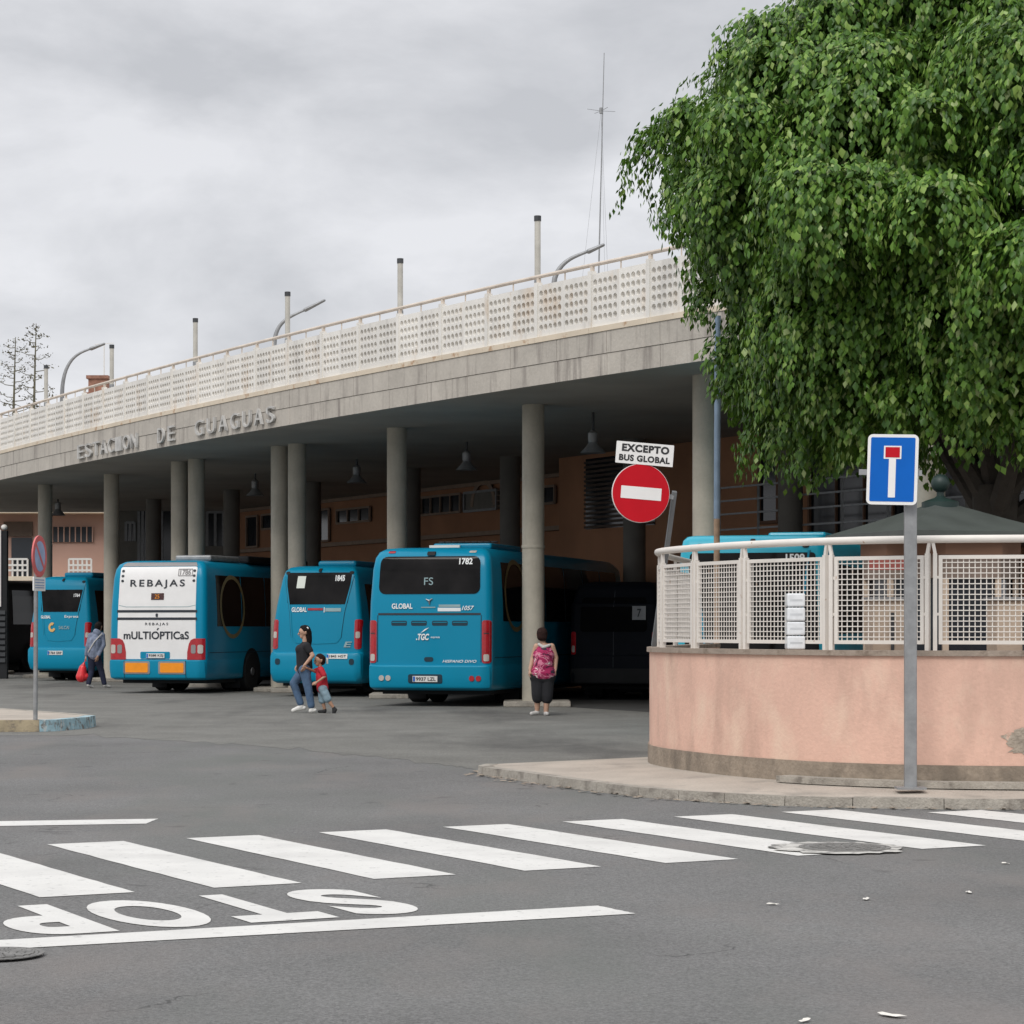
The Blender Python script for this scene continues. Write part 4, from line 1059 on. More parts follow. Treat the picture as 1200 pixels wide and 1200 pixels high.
    def plate(s, x0, x1, z0, z1, txt, parent=None):
        p = s.patch('license_plate', [(z0, x0, x1), (z1, x0, x1)], 'plate', off=.052, nx=2, skirt=.05)
        mb = MB(); d = (x1 - x0)
        solid_text(mb, txt, lambda u, v, q: (x0 + d * (.14 + .8 * u), s.y(x0, (z0 + z1) / 2) - .06, z0 + (z1 - z0) * (.2 + .6 * v)), .015)
        mb.build('plate_characters', 'signblack', p)
        mb = MB().add([(x0 + d * q, s.y(x0, z0) - .059, z) for q, z in ((.02, z0 + .01), (.1, z0 + .01), (.1, z1 - .01), (.02, z1 - .01))], [(0, 1, 2, 3)]); mb.build('blue_band', 'signblue', p)
    def lens(s, x0, x1, z0, z1, parts, tap=0.0):
        """tail light: red body with lamps (z0, z1, material) set in it"""
        l = s.patch('tail_light', s.rr(x0, x1, z0, z1, min(.05, (x1 - x0) / 3), tap), 'tlred', off=.014, nx=6)
        for a, b_, m in parts:
            w_ = x1 - x0; s.patch('lamp', s.rr(x0 + .2 * w_, x1 - .2 * w_, a, b_, min(.03, (b_ - a) / 3)), m, off=.022, parent=l, nx=4, skirt=.012)
    def hoop(s, yc, zc, ry_, rz_):
        mb = MB(); n = 36
        for i in range(n):
            a = 2 * math.pi * i / n
            for q in (1.0, .87):
                z = zc + rz_ * q * math.sin(a); mb.v.append((s.at(z)[0] + .012, yc + ry_ * q * math.cos(a), z))
        for i in range(n): j = (i + 1) % n; mb.f.append((2 * i, 2 * i + 1, 2 * j + 1, 2 * j))
        mb.build('side_graphic', 'decalgold', s.r)

def seam(b, pts, m='seam', wd=.016, off=.006):
    mb = MB()
    for i in range(len(pts) - 1):
        (x0, z0), (x1, z1) = pts[i], pts[i + 1]; n = max(2, int(math.hypot(x1 - x0, z1 - z0) / .1))
        q = Vector((x1 - x0, 0, z1 - z0)).normalized(); pr = Vector((-q.z, 0, q.x)) * wd / 2
        k = len(mb.v)
        for j in range(n + 1):
            x, z = x0 + (x1 - x0) * j / n, z0 + (z1 - z0) * j / n
            for sg in (1, -1): xx_, zz_ = x + sg * pr.x, z + sg * pr.z; mb.v.append((xx_, b.y(xx_, zz_) - off, zz_))
        for j in range(n): mb.f.append((k + 2 * j, k + 2 * j + 1, k + 2 * j + 3, k + 2 * j + 2))
    return mb.build('panel_seam', m, b.r)

def side_windows(b, y0, y1, z0, z1, n):
    for sg in (1, -1):
        for i in range(n):
            a = y0 + (y1 - y0) * i / n + .025; e_ = y0 + (y1 - y0) * (i + 1) / n - .025
            b.side('side_window', a, e_, z0, z1, 'busglass', sides=(sg,))

# ---- D: 1782, the biggest and nearest coach
Y = 48.0
D = Bus('coach', 'teal coach numbered 1782 with wide dark rear window, standing beside the woman in pink', 'bus', (PX(501, Y) + .02, Y, 0), 2.6, 3.22, 12.3, zb=.84)
D.patch('rear_window', D.rr(-1.08, 1.06, 2.27, 3.03, .14, .02), 'busglass', off=.012)
D.text('1782', .6, .88, 2.86, 2.99, bold=.03); D.text('FS', -.12, .07, 2.45, 2.6, 'decalgrey', .0)
D.text('GLOBAL', -.79, -.35, 1.97, 2.08, bold=.03)
mb = MB()
for a in (0, 2.09, 4.19): mb.tube([(.0, D.y(0, 2.13) - .02, 2.13), (.08 * math.cos(a + .6), D.y(0, 2.13) - .02, 2.13 + .08 * math.sin(a + .6))], [.02, .008], 6)
mb.build('emblem', 'rim', D.r)
seam(D, [(-.17, 2.0), (.13, 2.0)], 'decalgrey', .02, .012)
D.patch('slogan_strip', [(1.92, .18, .66), (1.99, .18, .66)], 'decalw', off=.008, nx=4, skirt=.02); D.patch('slogan_strip', [(2.005, .2, .65), (2.055, .2, .65)], 'decalgrey', off=.008, nx=4, skirt=.02)
D.text('1057', .7, .93, 1.94, 2.03, bold=.02, slant=.03)
D.patch('engine_gap', [(1.845, -1.08, 1.08), (1.885, -1.08, 1.08)], 'decaldark', off=.008, skirt=.02)
for x in (-.8, -.38, .06, .48):
    v = D.patch('vent', D.rr(x, x + .33, 1.63, 1.73, .03), 'seam', off=.004, nx=4, skirt=.006)
    D.patch('vent_lip', [(1.69, x + .02, x + .31), (1.705, x + .02, x + .31)], 'teal', off=.009, parent=v, nx=4, skirt=.008)
D.text('.TGC', -.26, .0, 1.34, 1.47, bold=.04, slant=.02); D.text('express', .04, .23, 1.37, 1.41, bold=.01)
mb = MB(); zc = 1.52
for i in range(7):
    t_ = i / 7; x = -.17 + .17 * t_; z = 1.49 + .1 * t_ ** 1.4; x2 = -.17 + .17 * (i + 1) / 7; z2 = 1.49 + .1 * ((i + 1) / 7) ** 1.4; th = .035 * (1 - abs(2 * t_ - 1)); th2 = .035 * (1 - abs(2 * (i + 1) / 7 - 1))
    mb.add([(a_, D.y(a_, b_) - .02, b_) for a_, b_ in ((x, z), (x2, z2), (x2, z2 + th2 + .002), (x, z + th + .002))], [(0, 1, 2, 3)])
mb.build('logo_feather', 'decalw', D.r)
D.patch('engine_handle', D.rr(-.1, .09, .91, 1.0, .04), 'seam', off=.01, nx=4, skirt=.015)
D.text('HISPANO DIVO', .3, 1.0, .89, .945, bold=.015, slant=.02)
seam(D, [(-1.09, 1.84), (-1.09, .9)]); seam(D, [(1.09, 1.84), (1.09, .9)]); seam(D, [(-.0, .82), (.0, .4)], wd=.012)
bp_ = D.patch('bumper', D.rr(-1.27, 1.27, .37, .83, .07), 'teald', off=.035, nx=24, skirt=.06)
D.plate(-.32, .2, .5, .62, '9937 LZL'); D.patch('plate_recess', D.rr(-.42, .3, .47, .655, .04), 'seam', off=.037, nx=4, skirt=.02)
for x in (-.95, .95):
    for dx in (-.09, .05): D.patch('fog_lamp', D.rr(x + dx, x + dx + .11, .52, .63, .05), 'tlred' if x > 0 else 'tlwhite', off=.045, nx=4, skirt=.02)
for sg in (-1, 1):
    x0, x1 = (1.11, 1.285) if sg > 0 else (-1.285, -1.11)
    D.lens(x0, x1, .88, 1.74, [(.92, 1.06, 'tlwhite'), (1.1, 1.4, 'tlred'), (1.47, 1.49, 'decaldark'), (1.52, 1.7, 'tlred')])
    D.patch('marker_lamp', D.rr(*((.78, .93) if sg > 0 else (-.93, -.78)), 3.1, 3.145, .02), 'tlred' if sg < 0 else 'tlwhite', off=.012, nx=3)
D.patch('roof_camera', D.rr(-.09, .08, 3.05, 3.13, .02), 'busdark', off=.05, nx=3, skirt=.07)
side_windows(D, .9, 11.2, 1.72, 2.92, 6); D.hoop(1.9, 2.25, .85, .75)
D.side('side_gap', .3, 11.4, .98, .995, 'seam')
mb = MB(); mb.box(-.25, 1.0, 1.1, 3.4, 3.2, 3.32); o_ = mb.build('roof_unit', 'teal', D.r, bevel=.04)
mb = MB()
for i in range(9): mb.tube([(-.2 + .14 * i + .07 * math.cos(a), 1.6 + .07 * math.sin(a), 3.36) for a in [k_ * .785 for k_ in range(9)]], .014, 5)
mb.build('fan_guard', 'dkmetal', o_); MB().box(-.3, .35, 1.0, 1.06, 3.22, 3.28).build('roof_strip', 'white', D.r)

# ---- B: white advert
Y = 57.5
B = Bus('coach', 'teal coach whose white rear carries a REBAJAS MULTIÓPTICAS advert', 'bus', (PX(183, Y), Y, 0), 2.52, 3.22, 11.6, zb=.82)
B.patch('advert_panel', B.rr(-1.03, 1.02, .83, 3.06, .05, .03), 'adwhite', off=.01, nx=16)
B.patch('roof_edge', [(3.075, -.98, .98), (3.12, -.95, .95), (3.17, -.9, .9)], 'adgrey', off=.014)
B.text('REBAJAS', -.72, .7, 2.53, 2.75, 'decaldark', .02, spacing=1.35)
B.patch('route_display', [(2.26, -.16, .17), (2.42, -.16, .17)], 'led', off=.02, nx=3); B.text('25', -.06, .06, 2.29, 2.39, 'tlamber', .0, off=.035)
seam(B, [(-1.0, 2.13), (-.8, 2.09), (.8, 2.09), (1.0, 2.13)], 'decalgrey', .014, .014)
for z0, z1 in ((1.955, 2.015), (1.775, 1.835)): B.patch('black_stripe', [(z0, -1.04, 1.04), (z1, -1.04, 1.04)], 'decaldark', off=.017, nx=12, skirt=.02)
B.patch('latch', B.rr(-.03, .03, 1.85, 1.93, .02), 'decaldark', off=.022, nx=3)
B.text('REBAJAS', -.3, .3, 1.63, 1.71, 'decaldark', .01, spacing=1.5)
B.text('mULTIOPTICaS', -.86, .84, 1.31, 1.5, 'decaldark', .022); B.text('´', .0, .07, 1.53, 1.58, 'decaldark', .01)
B.text('1786', .56, .84, 2.86, 2.99, 'adgrey', .02); seam(B, [(.52, 2.84), (.88, 2.84), (.88, 3.0), (.52, 3.0), (.52, 2.84)], 'adgrey', .018, .02)
for x in (-.93, .93):
    for z in (2.72, 2.84, 2.96): B.patch('marker_lamp', B.rr(x - .035, x + .035, z - .03, z + .03, .028), 'decaldark', off=.02, nx=4)
for sg in (-1, 1):
    rows = [(.82, .8, 1.235), (1.0, .8, 1.235), (1.2, .84, 1.235), (1.29, .89, 1.235), (1.33, .97, 1.235)]
    rows = rows if sg > 0 else [(z, -b_, -a) for z, a, b_ in rows]
    l = B.patch('tail_light', rows, 'tlred', off=.022, nx=8)
    for a, b_ in ((.9, 1.02), (1.07, 1.2)):
        q = B.rr(a, b_, .97, 1.18, .04); q = q if sg > 0 else [(z, -d, -c__) for z, c__, d in q]
        B.patch('lamp', q, 'adgrey' if a < 1 else 'tlwhite', off=.03, parent=l, nx=3, skirt=.012)
B.patch('bumper', B.rr(-1.24, 1.24, .36, .81, .06), 'teald', off=.035, nx=24, skirt=.06)
B.patch('plate_recess', B.rr(-.42, .35, .84, 1.01, .03), 'teal', off=.018, nx=4); B.plate(-.25, .22, .86, .97, '9288 KZJ')
for x0, x1 in ((-.79, -.2), (.12, .73)):
    f_ = B.patch('reflector_frame', B.rr(x0 - .05, x1 + .05, .47, .78, .04), 'adgrey', off=.04, nx=4); B.patch('reflector', B.rr(x0, x1, .51, .74, .03), 'tlamber', off=.047, parent=f_, nx=4, skirt=.01)
for x in (-.82, .78): seam(B, [(x, .8), (x, .38)], 'seam', .014, .045)
side_windows(B, .75, 10.4, 1.62, 2.86, 6); B.hoop(1.75, 2.1, .8, .78)
B.side('side_gap', .3, 10.6, .98, .995, 'seam')
B2 = MB().box(.05, 1.0, 1.0, 2.9, 3.21, 3.36).build('roof_unit', 'galv', B.r, bevel=.05); MB().box(-.2, 1.1, 3.2, 7.5, 3.21, 3.4).build('roof_fairing', 'busdark', B.r, bevel=.06)

# ---- midi buses C, A, F
def midi(loc, label, w, H, L, num, s=1.0, paint='teal', gw=0.0, tail=(1.1, 1.78), win=(2.13, 2.86), zb=1.03, square=False):
    h = w / 2
    prof = [(.31, h - .1, .16), (.36, h - .05, .06), (.5, h - .01, .0), (zb, h, .03), (1.6, h, .05), (2.2, h - .02, .08), (H - .22, h - .04, .12), (H - .08, h - .07, .16), (H - .02, h - .12, .24), (H, h - .2, .4)] if square else [(.31, h - .1, .16), (.36, h - .05, .06), (.5, h - .01, .0), (zb - .14, h, .0), (zb - .03, h, .03), (zb, h - .02, .07), (1.6, h - .04, .1), (2.1, h - .1, .17), (H - .3, h - .2, .3), (H - .12, h - .26, .36), (H - .04, h - .34, .47), (H, h - .5, .7)]
    b_ = Bus('midibus', label, 'bus', loc, w, H, L, prof, .15, paint, zb=zb)
    hw1, hw0 = h - .36, h - .42
    b_.patch('rear_window', b_.rr(-hw0 - .02 - gw, hw0 + .02 + gw, win[0], win[1], .05, -.06 + gw * .5), 'busglass', off=.012)
    b_.patch('bumper', b_.rr(-h + .03, h - .03, .34, zb - .02, .09), 'teald', off=.04, nx=24, skirt=.06)
    for sg in (1, -1):
        seam(b_, [(sg * (hw1 + .06), H - .24), (sg * (hw0 - .06), win[0] - .2), (sg * (hw0 - .12), 1.36), (sg * (hw0 - .22), zb + .22), (0, zb + .2)], 'teald', .03, .014)
        seam(b_, [(sg * (hw1 + .08), H - .24), (sg * (hw0 - .04), win[0] - .2), (sg * (hw0 - .1), 1.36)], 'seam', .012, .006)
        x0, x1 = h - .2, h - .045
        x0, x1 = (x0, x1) if sg > 0 else (-x1, -x0)
        zm = (tail[0] + tail[1]) / 2
        b_.lens(x0, x1, tail[0], tail[1], [(tail[0] + .05, zm - .12, 'tlred'), (zm - .09, zm + .06, 'tlwhite'), (zm + .1, tail[1] - .04, 'tlred')])
        b_.patch('marker_lamp', b_.rr(*((h - .4, h - .3) if sg > 0 else (-h + .3, -h + .4)), H - .2, H - .13, .03), 'busdark', off=.014, nx=3)
    b_.patch('roof_camera', b_.rr(-.03, .04, H - .14, H - .06, .02), 'busdark', off=.04, nx=3, skirt=.07)
    side_windows(b_, .7, L - .9, 1.5, H - .42, 4)
    if square: MB().box(.1, .98, .9, 3.4, H - .03, H + .06).build('roof_unit', paint, b_.r, bevel=.04)
    else: MB().box(-.3, .65, 1.0, 2.9, H - .02, H + .13).build('roof_unit', paint, b_.r, bevel=.06)
    return b_
Y = 54.8
C = midi((PX(369, Y), Y, 0), 'teal midibus numbered 1845 with paper notice in its rear window', 2.26, 3.02, 8.2, '1845')
C.text('1845', .4, .63, 2.66, 2.8, bold=.045); p = C.patch('notice', [(2.5, -.54, -.34), (2.78, -.52, -.32)], 'paper', off=.022, nx=3, skirt=.008)
C.text('GLOBAL', -.62, -.25, 1.95, 2.06, bold=.03); C.patch('slogan_strip', [(1.99, -.23, .14), (2.04, -.23, .14)], 'tlred', off=.014, nx=4, skirt=.015); C.patch('slogan_strip', [(1.96, .2, .58), (2.04, .2, .58)], 'decalgrey', off=.014, nx=4, skirt=.015)
C.patch('slogan_bar', [(1.94, .165, .185), (2.06, .165, .185)], 'decalw', off=.016, nx=2, skirt=.015)
C.plate(.3, .8, .88, .99, '1845 HGT'); C.text('E', .7, .86, 1.14, 1.27, 'decalgrey', .02, slant=.05)
for x in (-.9, .9): C.patch('fog_lamp', C.rr(x - .06, x + .06, .74, .88, .05), 'seam', off=.05, nx=4, skirt=.02)
Y = 71.0
A = midi((PX(68, Y), Y, 0), 'teal midibus with orange emblem and no advert, leftmost of the parked buses', 2.05, 3.12, 8.0, '1764', win=(2.06, 2.72), tail=(1.02, 1.75), zb=1.0)
mb = MB()
for i in range(14):
    a0, a1 = R(60 + 20 * i), R(60 + 20 * (i + 1)); 
    mb.add([(x, A.y(x, z) - .02, z) for x, z in [(-.24 + rr_ * math.cos(a), 1.6 + 1.25 * rr_ * math.sin(a)) for rr_, a in ((.115, a0), (.115, a1), (.05, a1), (.05, a0))]], [(0, 1, 2, 3)])
mb.build('emblem', 'emblemgold', A.r)
A.text('SALCAI', -.02, .32, 1.54, 1.64, 'decalgrey', .02); A.text('1764', .4, .6, 2.5, 2.6, bold=.03); A.text('GLOBAL', -.62, -.3, 1.86, 1.95, bold=.03); A.text('Express', .15, .6, 1.86, 1.96, bold=.01)
A.plate(-.32, .17, .78, .9, '1764 GRP')
Y = 35.2
F = midi((PX(880, Y), Y, 0), 'teal midibus numbered 1509 in lightened sunlit colour, mostly hidden behind the mesh fence', 2.28, 2.97, 8.2, '1509', paint='teallit', gw=.27, square=True, win=(1.1, 2.7), zb=.9, tail=(.9, 1.05))
F.text('1509', .5, .78, 2.56, 2.68, bold=.03)
F.plate(-.25, .25, .78, .9, '1509 FTS')
# ---- G: van with deep shade put into its colours
Y = 52.0
Gv = Bus('shaded_van', 'van coloured dark for deep shade, with paper notice in its rear window', 'van', (2.2, Y, 0), 1.98, 2.6, 5.6, None, .14, 'van', rz=-BANG)
Gv.patch('rear_window', Gv.rr(-.75, .75, 1.5, 2.25, .08, .03), 'vanglassdim'); Gv.patch('notice', [(1.76, .42, .72), (2.06, .42, .72)], 'greymetal', off=.022, nx=3, skirt=.008); Gv.text('7', .53, .62, 1.82, 2.0, 'decaldark', .02, off=.03)  # notice greyed, its paper colour dimmed for the shade
Gv.patch('bumper', Gv.rr(-.97, .97, .36, .7, .06), 'busdark', off=.03, nx=14, skirt=.05); seam(Gv, [(0, 2.4), (0, .72)], 'decaldark', .014)
for sg in (-1, 1): Gv.lens(*((.86, .94) if sg > 0 else (-.96, -.84)), 1.0, 1.5, [(1.05, 1.2, 'tlwhite'), (1.24, 1.46, 'tlred')])

# ---- H: coach cut by the left edge of the view
Y = 83.5
Hc = Bus('coach', 'coach coloured dark for shade, mostly cut off by the left edge, behind the display totem', 'bus', (PX(-34, Y), Y, 0), 2.5, 3.25, 8.6, paint='shadepaint')
Hc.patch('rear_window', Hc.rr(-1.0, 1.0, 2.2, 2.95, .1), 'busglass'); Hc.patch('bumper', Hc.rr(-1.22, 1.22, .37, .95, .07), 'shadepaint', off=.03, nx=16, skirt=.05)
for sg in (-1, 1): Hc.lens(*((1.05, 1.2) if sg > 0 else (-1.2, -1.05)), 1.05, 1.6, [(1.1, 1.3, 'tlwhite'), (1.34, 1.55, 'tlred')])
side_windows(Hc, .7, 7.6, 1.7, 2.9, 4)

# ================================================================== PEOPLE
def shell(name, caps, ells, m, parent, vox=.011, smooth=4):
    mb = MB()
    for p, q, a, b_ in caps: mb.capsule(p, q, a, b_, 12, 4)
    for c_, r_ in ells: mb.ell(c_, r_, 16, 10)
    o = mb.build(name, m, parent)
    md = o.modifiers.new('remesh', 'REMESH'); md.mode = 'VOXEL'; md.voxel_size = vox
    md = o.modifiers.new('smooth', 'SMOOTH'); md.iterations = smooth; md.factor = .5
    bpy.context.view_layer.update()
    me = bpy.data.meshes.new_from_object(o.evaluated_get(bpy.context.evaluated_depsgraph_get()))
    o.modifiers.clear(); old = o.data; o.data = me; bpy.data.meshes.remove(old)
    me.polygons.foreach_set('use_smooth', [True] * len(me.polygons))
    return o
V = Vector
def hand(wrist, dirn, palm_n, thumb_side, s=1.0, curl=.5):
    """palm, four fingers of different lengths bent at the knuckles, thumb from the side of the palm"""
    d = V(dirn).normalized(); n_ = V(palm_n); n_ = (n_ - d * n_.dot(d)).normalized(); sd = d.cross(n_) * thumb_side
    w_ = V(wrist); out = []
    k = w_ + d * .085 * s
    for i, (L_, o_) in enumerate(((.068, .03), (.078, .01), (.072, -.011), (.056, -.03))):
        b_ = k + sd * o_ * s
        out.append((w_ + sd * o_ * .5 * s, b_, .019 * s, .015 * s))
        c1 = (d + n_ * curl * .6).normalized(); c2 = (d + n_ * curl * 1.8).normalized()
        m_ = b_ + c1 * L_ * .5 * s; e_ = m_ + c2 * L_ * .5 * s
        out += [(b_, m_, .0105 * s, .0095 * s), (m_, e_, .0095 * s, .008 * s)]
    t0 = w_ + d * .03 * s + sd * .022 * s; t1 = t0 + (sd * .8 + d * .7 + n_ * .3).normalized() * .04 * s; t2 = t1 + (d + sd * .2 + n_ * .5).normalized() * .035 * s
    out += [(t0, t1, .015 * s, .012 * s), (t1, t2, .012 * s, .009 * s)]
    return out
def head_parts(c, f, s=1.0):
    """head around centre c facing unit vector f: skull, jaw, nose, ears"""
    c = V(c); f = V(f).normalized(); u = V((0, 0, 1)); l = u.cross(f)
    caps = [(c + u * .02 * s - f * .012 * s, c + u * .025 * s + f * .018 * s, .092 * s, .088 * s), (c - u * .02 * s + f * .025 * s, c - u * .065 * s + f * .045 * s, .072 * s, .045 * s),
            (c + f * .095 * s + u * .012 * s, c + f * .115 * s - u * .022 * s, .012 * s, .017 * s)]
    for sg in (1, -1): caps.append((c + l * sg * .088 * s - f * .012 * s - u * .02 * s, c + l * sg * .092 * s - f * .018 * s + u * .015 * s, .011 * s, .015 * s))
    return caps
def face(c, f, parent, s=1.0):
    c = V(c); f = V(f).normalized(); u = V((0, 0, 1)); l = u.cross(f); mb = MB()
    for sg in (1, -1): mb.ell(c + f * .1 * s + l * sg * .034 * s + u * .012 * s, (.011 * s, .011 * s, .008 * s), 10, 6)
    mb.build('eyes', 'eye', parent, True)
    MB().capsule(c + f * .102 * s - u * .052 * s + l * .02 * s, c + f * .102 * s - u * .052 * s - l * .02 * s, .009 * s, .009 * s, 8, 3).build('mouth', 'lip', parent, True)
def leg(h, k, a, s=1.0, rt=.088, rk=.058, ra=.04): return [(h, k, rt * s, rk * s), (V(k), V(k).lerp(V(a), .35), rk * s, .056 * s), (V(k).lerp(V(a), .35), a, .056 * s, ra * s)]
def shoe(a, toe, s=1.0, r0=.045, r1=.038): return [(V(a) + V((0, 0, -.03 * s)), toe, r0 * s, r1 * s), (a, V(a) + V((0, 0, -.035 * s)), .045 * s, .045 * s)]

# woman in black walking left, holding the boy's hand (origin under her, pixel scale at her depth)
Y = 44.4; sc = FPX / Y
wo = thing('person', 'woman in black t-shirt and blue jeans striding left, hand in hand with child', 'person', (PX(358, Y), Y, 0))
q = lambda px, py, dy=0.0: V(((px - 358) / sc, dy, CAMH + (HZ - py) / sc))
hip = q(357, 783); ch = q(356, 763); nk = q(357.5, 750.5); hd = q(357, 741.5)
shn, shf = q(360.5, 757, -.15), q(355, 757, .17)
eln, wrn = q(367.5, 768, -.2), q(358.5, 779, -.22)
elf, wrf = q(350, 769, .2), q(349, 779, .12)
hn, hf = q(357.5, 785, -.085), q(356, 785, .085)
kn, an = q(361.5, 806, -.08), q(365.5, 829, -.06)
kf, af = q(343.5, 801, .1), q(352.5, 826.5, .09)
toe_n, toe_f = V((an.x - .02, -.07, .045)), V((af.x - .15, .09, .05))
body = [(hip, ch, .13, .125), (ch, (shn + shf) / 2, .125, .085), (shn, shf, .058, .058), ((shn + shf) / 2, nk, .058, .05), (nk, hd, .05, .055),
        (shn, eln, .05, .04), (eln, wrn, .04, .027), (shf, elf, .05, .04), (elf, wrf, .04, .027)] + leg(hn, kn, an) + leg(hf, kf, af)
body += hand(wrn, (-.3, 0, -.9), (-.6, .6, 0), 1, 1.0, .9) + hand(wrf, (-.4, -.2, -.9), (.5, -.5, 0), -1, 1.0, .6)
hf_ = V((-1, -.15, -.05))
wb = shell('body', body + head_parts(hd, hf_), [], 'skin', wo, .0085)
face(hd, hf_, wo)
shell('hair', [(hd + V((.02, 0, .045)), hd + V((.015, 0, .05)), .098, .098), (hd + V((.06, 0, .0)), hd + V((.085, .0, -.15)), .075, .055), (hd + V((.085, 0, -.15)), hd + V((.09, 0, -.26)), .055, .03), (hd + V((-.04, 0, .09)), hd + V((0, 0, .09)), .05, .06)], [], 'hair', wo, .012)
shell('t_shirt', [(hip + V((0, 0, .0)), ch, .15, .15), (ch, (shn + shf) / 2, .148, .1), (shn, shf, .075, .075), (ch + V((-.06, -.04, .03)), ch + V((-.05, .06, .03)), .1, .1), (shn, shn.lerp(eln, .5), .074, .066), (shf, shf.lerp(elf, .5), .074, .066)], [], 'tblack', wo, .012)
shell('jeans', [(hn, hf, .118, .118), (hn, kn, .11, .078), (kn, kn.lerp(an, .9), .078, .068), (hf, kf, .11, .078), (kf, kf.lerp(af, .9), .078, .066), (hip, hip + V((0, 0, .05)), .13, .125)], [], 'denim', wo, .012)
for a, t_ in ((an, toe_n), (af, toe_f)):
    shell('shoe', shoe(a, t_) + [(V((a.x + .06, a.y, max(.035, a.z - .05))), t_, .035, .034)], [], 'shoew', wo, .01)
MB().ell(hd + V((.055, -.06, .08)), (.03, .02, .03), 10, 6).build('hair_clip', 'shoew', wo, True)
# boy in red
Y2 = 44.35
by_ = thing('person', 'small child in red t-shirt and pale denim shorts running behind woman', 'person', (PX(380, Y2), Y2, 0))
q = lambda px, py, dy=0.0: V(((px - 380) / sc, dy, CAMH + (HZ - py) / sc))
hd = q(374.3, 774); nk = q(375, 781); shn, shf = q(377, 785, -.11), q(374, 785, .11); ch = q(376.5, 792); hip = q(378, 805)
eln, wrn = q(381.5, 792.5, -.15), q(372.5, 799, -.19); elf, wrf = q(368, 786.5, .02), q(360.5, 782.5, -.16)
hn, hf = q(378.5, 807, -.05), q(377.5, 807, .055)
kn, an = q(384.5, 819.5, -.06), q(391.5, 829.5, -.06); kf, af = q(377.5, 821, .06), q(380.5, 832, .06)
body = [(hip, ch, .085, .085), (ch, (shn + shf) / 2, .085, .06), (shn, shf, .042, .042), ((shn + shf) / 2, nk, .04, .036), (nk, hd, .036, .04), (shn, eln, .034, .028), (eln, wrn, .028, .02), (shf, elf, .034, .028), (elf, wrf, .028, .02)]
body += leg(hn, kn, an, .66) + leg(hf, kf, af, .66) + hand(wrn, (-.8, -.2, -.3), (0, .7, -.4), 1, .7, .7) + hand(wrf, (-.9, -.2, .3), (0, -.5, -.6), -1, .7, 1.0)
hf_ = V((-.85, -.45, -.1))
shell('body', body + head_parts(hd, hf_, .9), [], 'skin2', by_, .008); face(hd, hf_, by_, .9)
hq = V((.85, .45, 0)).normalized()
shell('hair', [(hd + hq * .025 + V((0, 0, .035)), hd + hq * .01 + V((0, 0, .05)), .09, .086), (hd + hq * .05 - V((0, 0, .02)), hd + hq * .045 + V((0, 0, .03)), .07, .08)], [], 'hairbrown', by_, .011)
shell('t_shirt', [(hip + V((0, 0, -.02)), ch, .112, .105), (ch, (shn + shf) / 2, .105, .075), (shn, shf, .056, .056), (shn, shn.lerp(eln, .75), .054, .05), (shf, shf.lerp(elf, .7), .054, .05)], [], 'redshirt', by_, .011)
shell('shorts', [(hn, hf, .092, .092), (hn, hn.lerp(kn, .95), .085, .075), (hf, hf.lerp(kf, .95), .085, .078)], [], 'shorts', by_, .011)
shell('shoe', shoe(af, V((af.x - .11, af.y, .035)), .75), [], 'shoed', by_, .009); shell('shoe', [(an, an + V((.0, 0, -.06)), .035, .035), (an + V((.03, 0, -.03)), an + V((-.01, 0, -.115)), .034, .03)], [], 'shoed', by_, .009)
MB().box(q(381.5, 777).x, q(384, 777).x, .1, .14, q(381, 778).z, q(381, 771).z).build('hood_tag', 'shoew', by_, bevel=.005)
# woman in the patterned blouse, seen from behind, by the column
Y = 43.3; sc = FPX / Y
wp = thing('person', 'woman in sleeveless pink patterned blouse and black capri trousers beside a column', 'person', (PX(634, Y), Y, 0))
q = lambda px, py, dy=0.0: V(((px - 634) / sc, dy, CAMH + (HZ - py) / sc))
hd = q(635.3, 744.5); nk = q(636, 753); sl_, sr = q(629, 757.5, 0), q(646.5, 757.5, 0); ch = q(637, 768); wa = q(636.5, 780); hip = q(636, 788)
el, wl_ = q(624.5, 771, .02), q(621, 784.5, -.04); er, wr = q(651.5, 771, .02), q(650.8, 785, -.03)
hl, hr_ = q(630.5, 793, 0), q(641.5, 793, 0); kl, al = q(629.8, 814, -.02), q(629.5, 833.5, .03); kr, ar_ = q(641, 815, -.02), q(639.8, 835, -.02)
body = [(hip, ch, .17, .165), (ch, (sl_ + sr) / 2, .15, .08), (sl_, sr, .055, .055), ((sl_ + sr) / 2, nk, .06, .052), (nk, hd, .052, .055), (sl_, el, .06, .046), (el, wl_, .046, .03), (sr, er, .06, .046), (er, wr, .046, .03)]
body += leg(hl, kl, al, 1.05) + leg(hr_, kr, ar_, 1.05) + hand(wl_, (-.15, -.1, -1), (.8, .2, 0), 1, 1.0, .6) + hand(wr, (0, -.1, -1), (-.8, .2, 0), -1, 1.0, .8)
hf_ = V((.2, 1, -.1))
shell('body', body + head_parts(hd, hf_), [], 'skin', wp, .0085); face(hd, hf_, wp)
shell('hair', [(hd + V((0, -.02, .03)), hd + V((0, .0, .05)), .104, .1), (hd + V((-.02, -.05, -.03)), hd + V((.02, -.05, -.03)), .075, .075)], [(hd + V((0, -.03, .0)), (.098, .09, .11))], 'hairbrown', wp, .012)
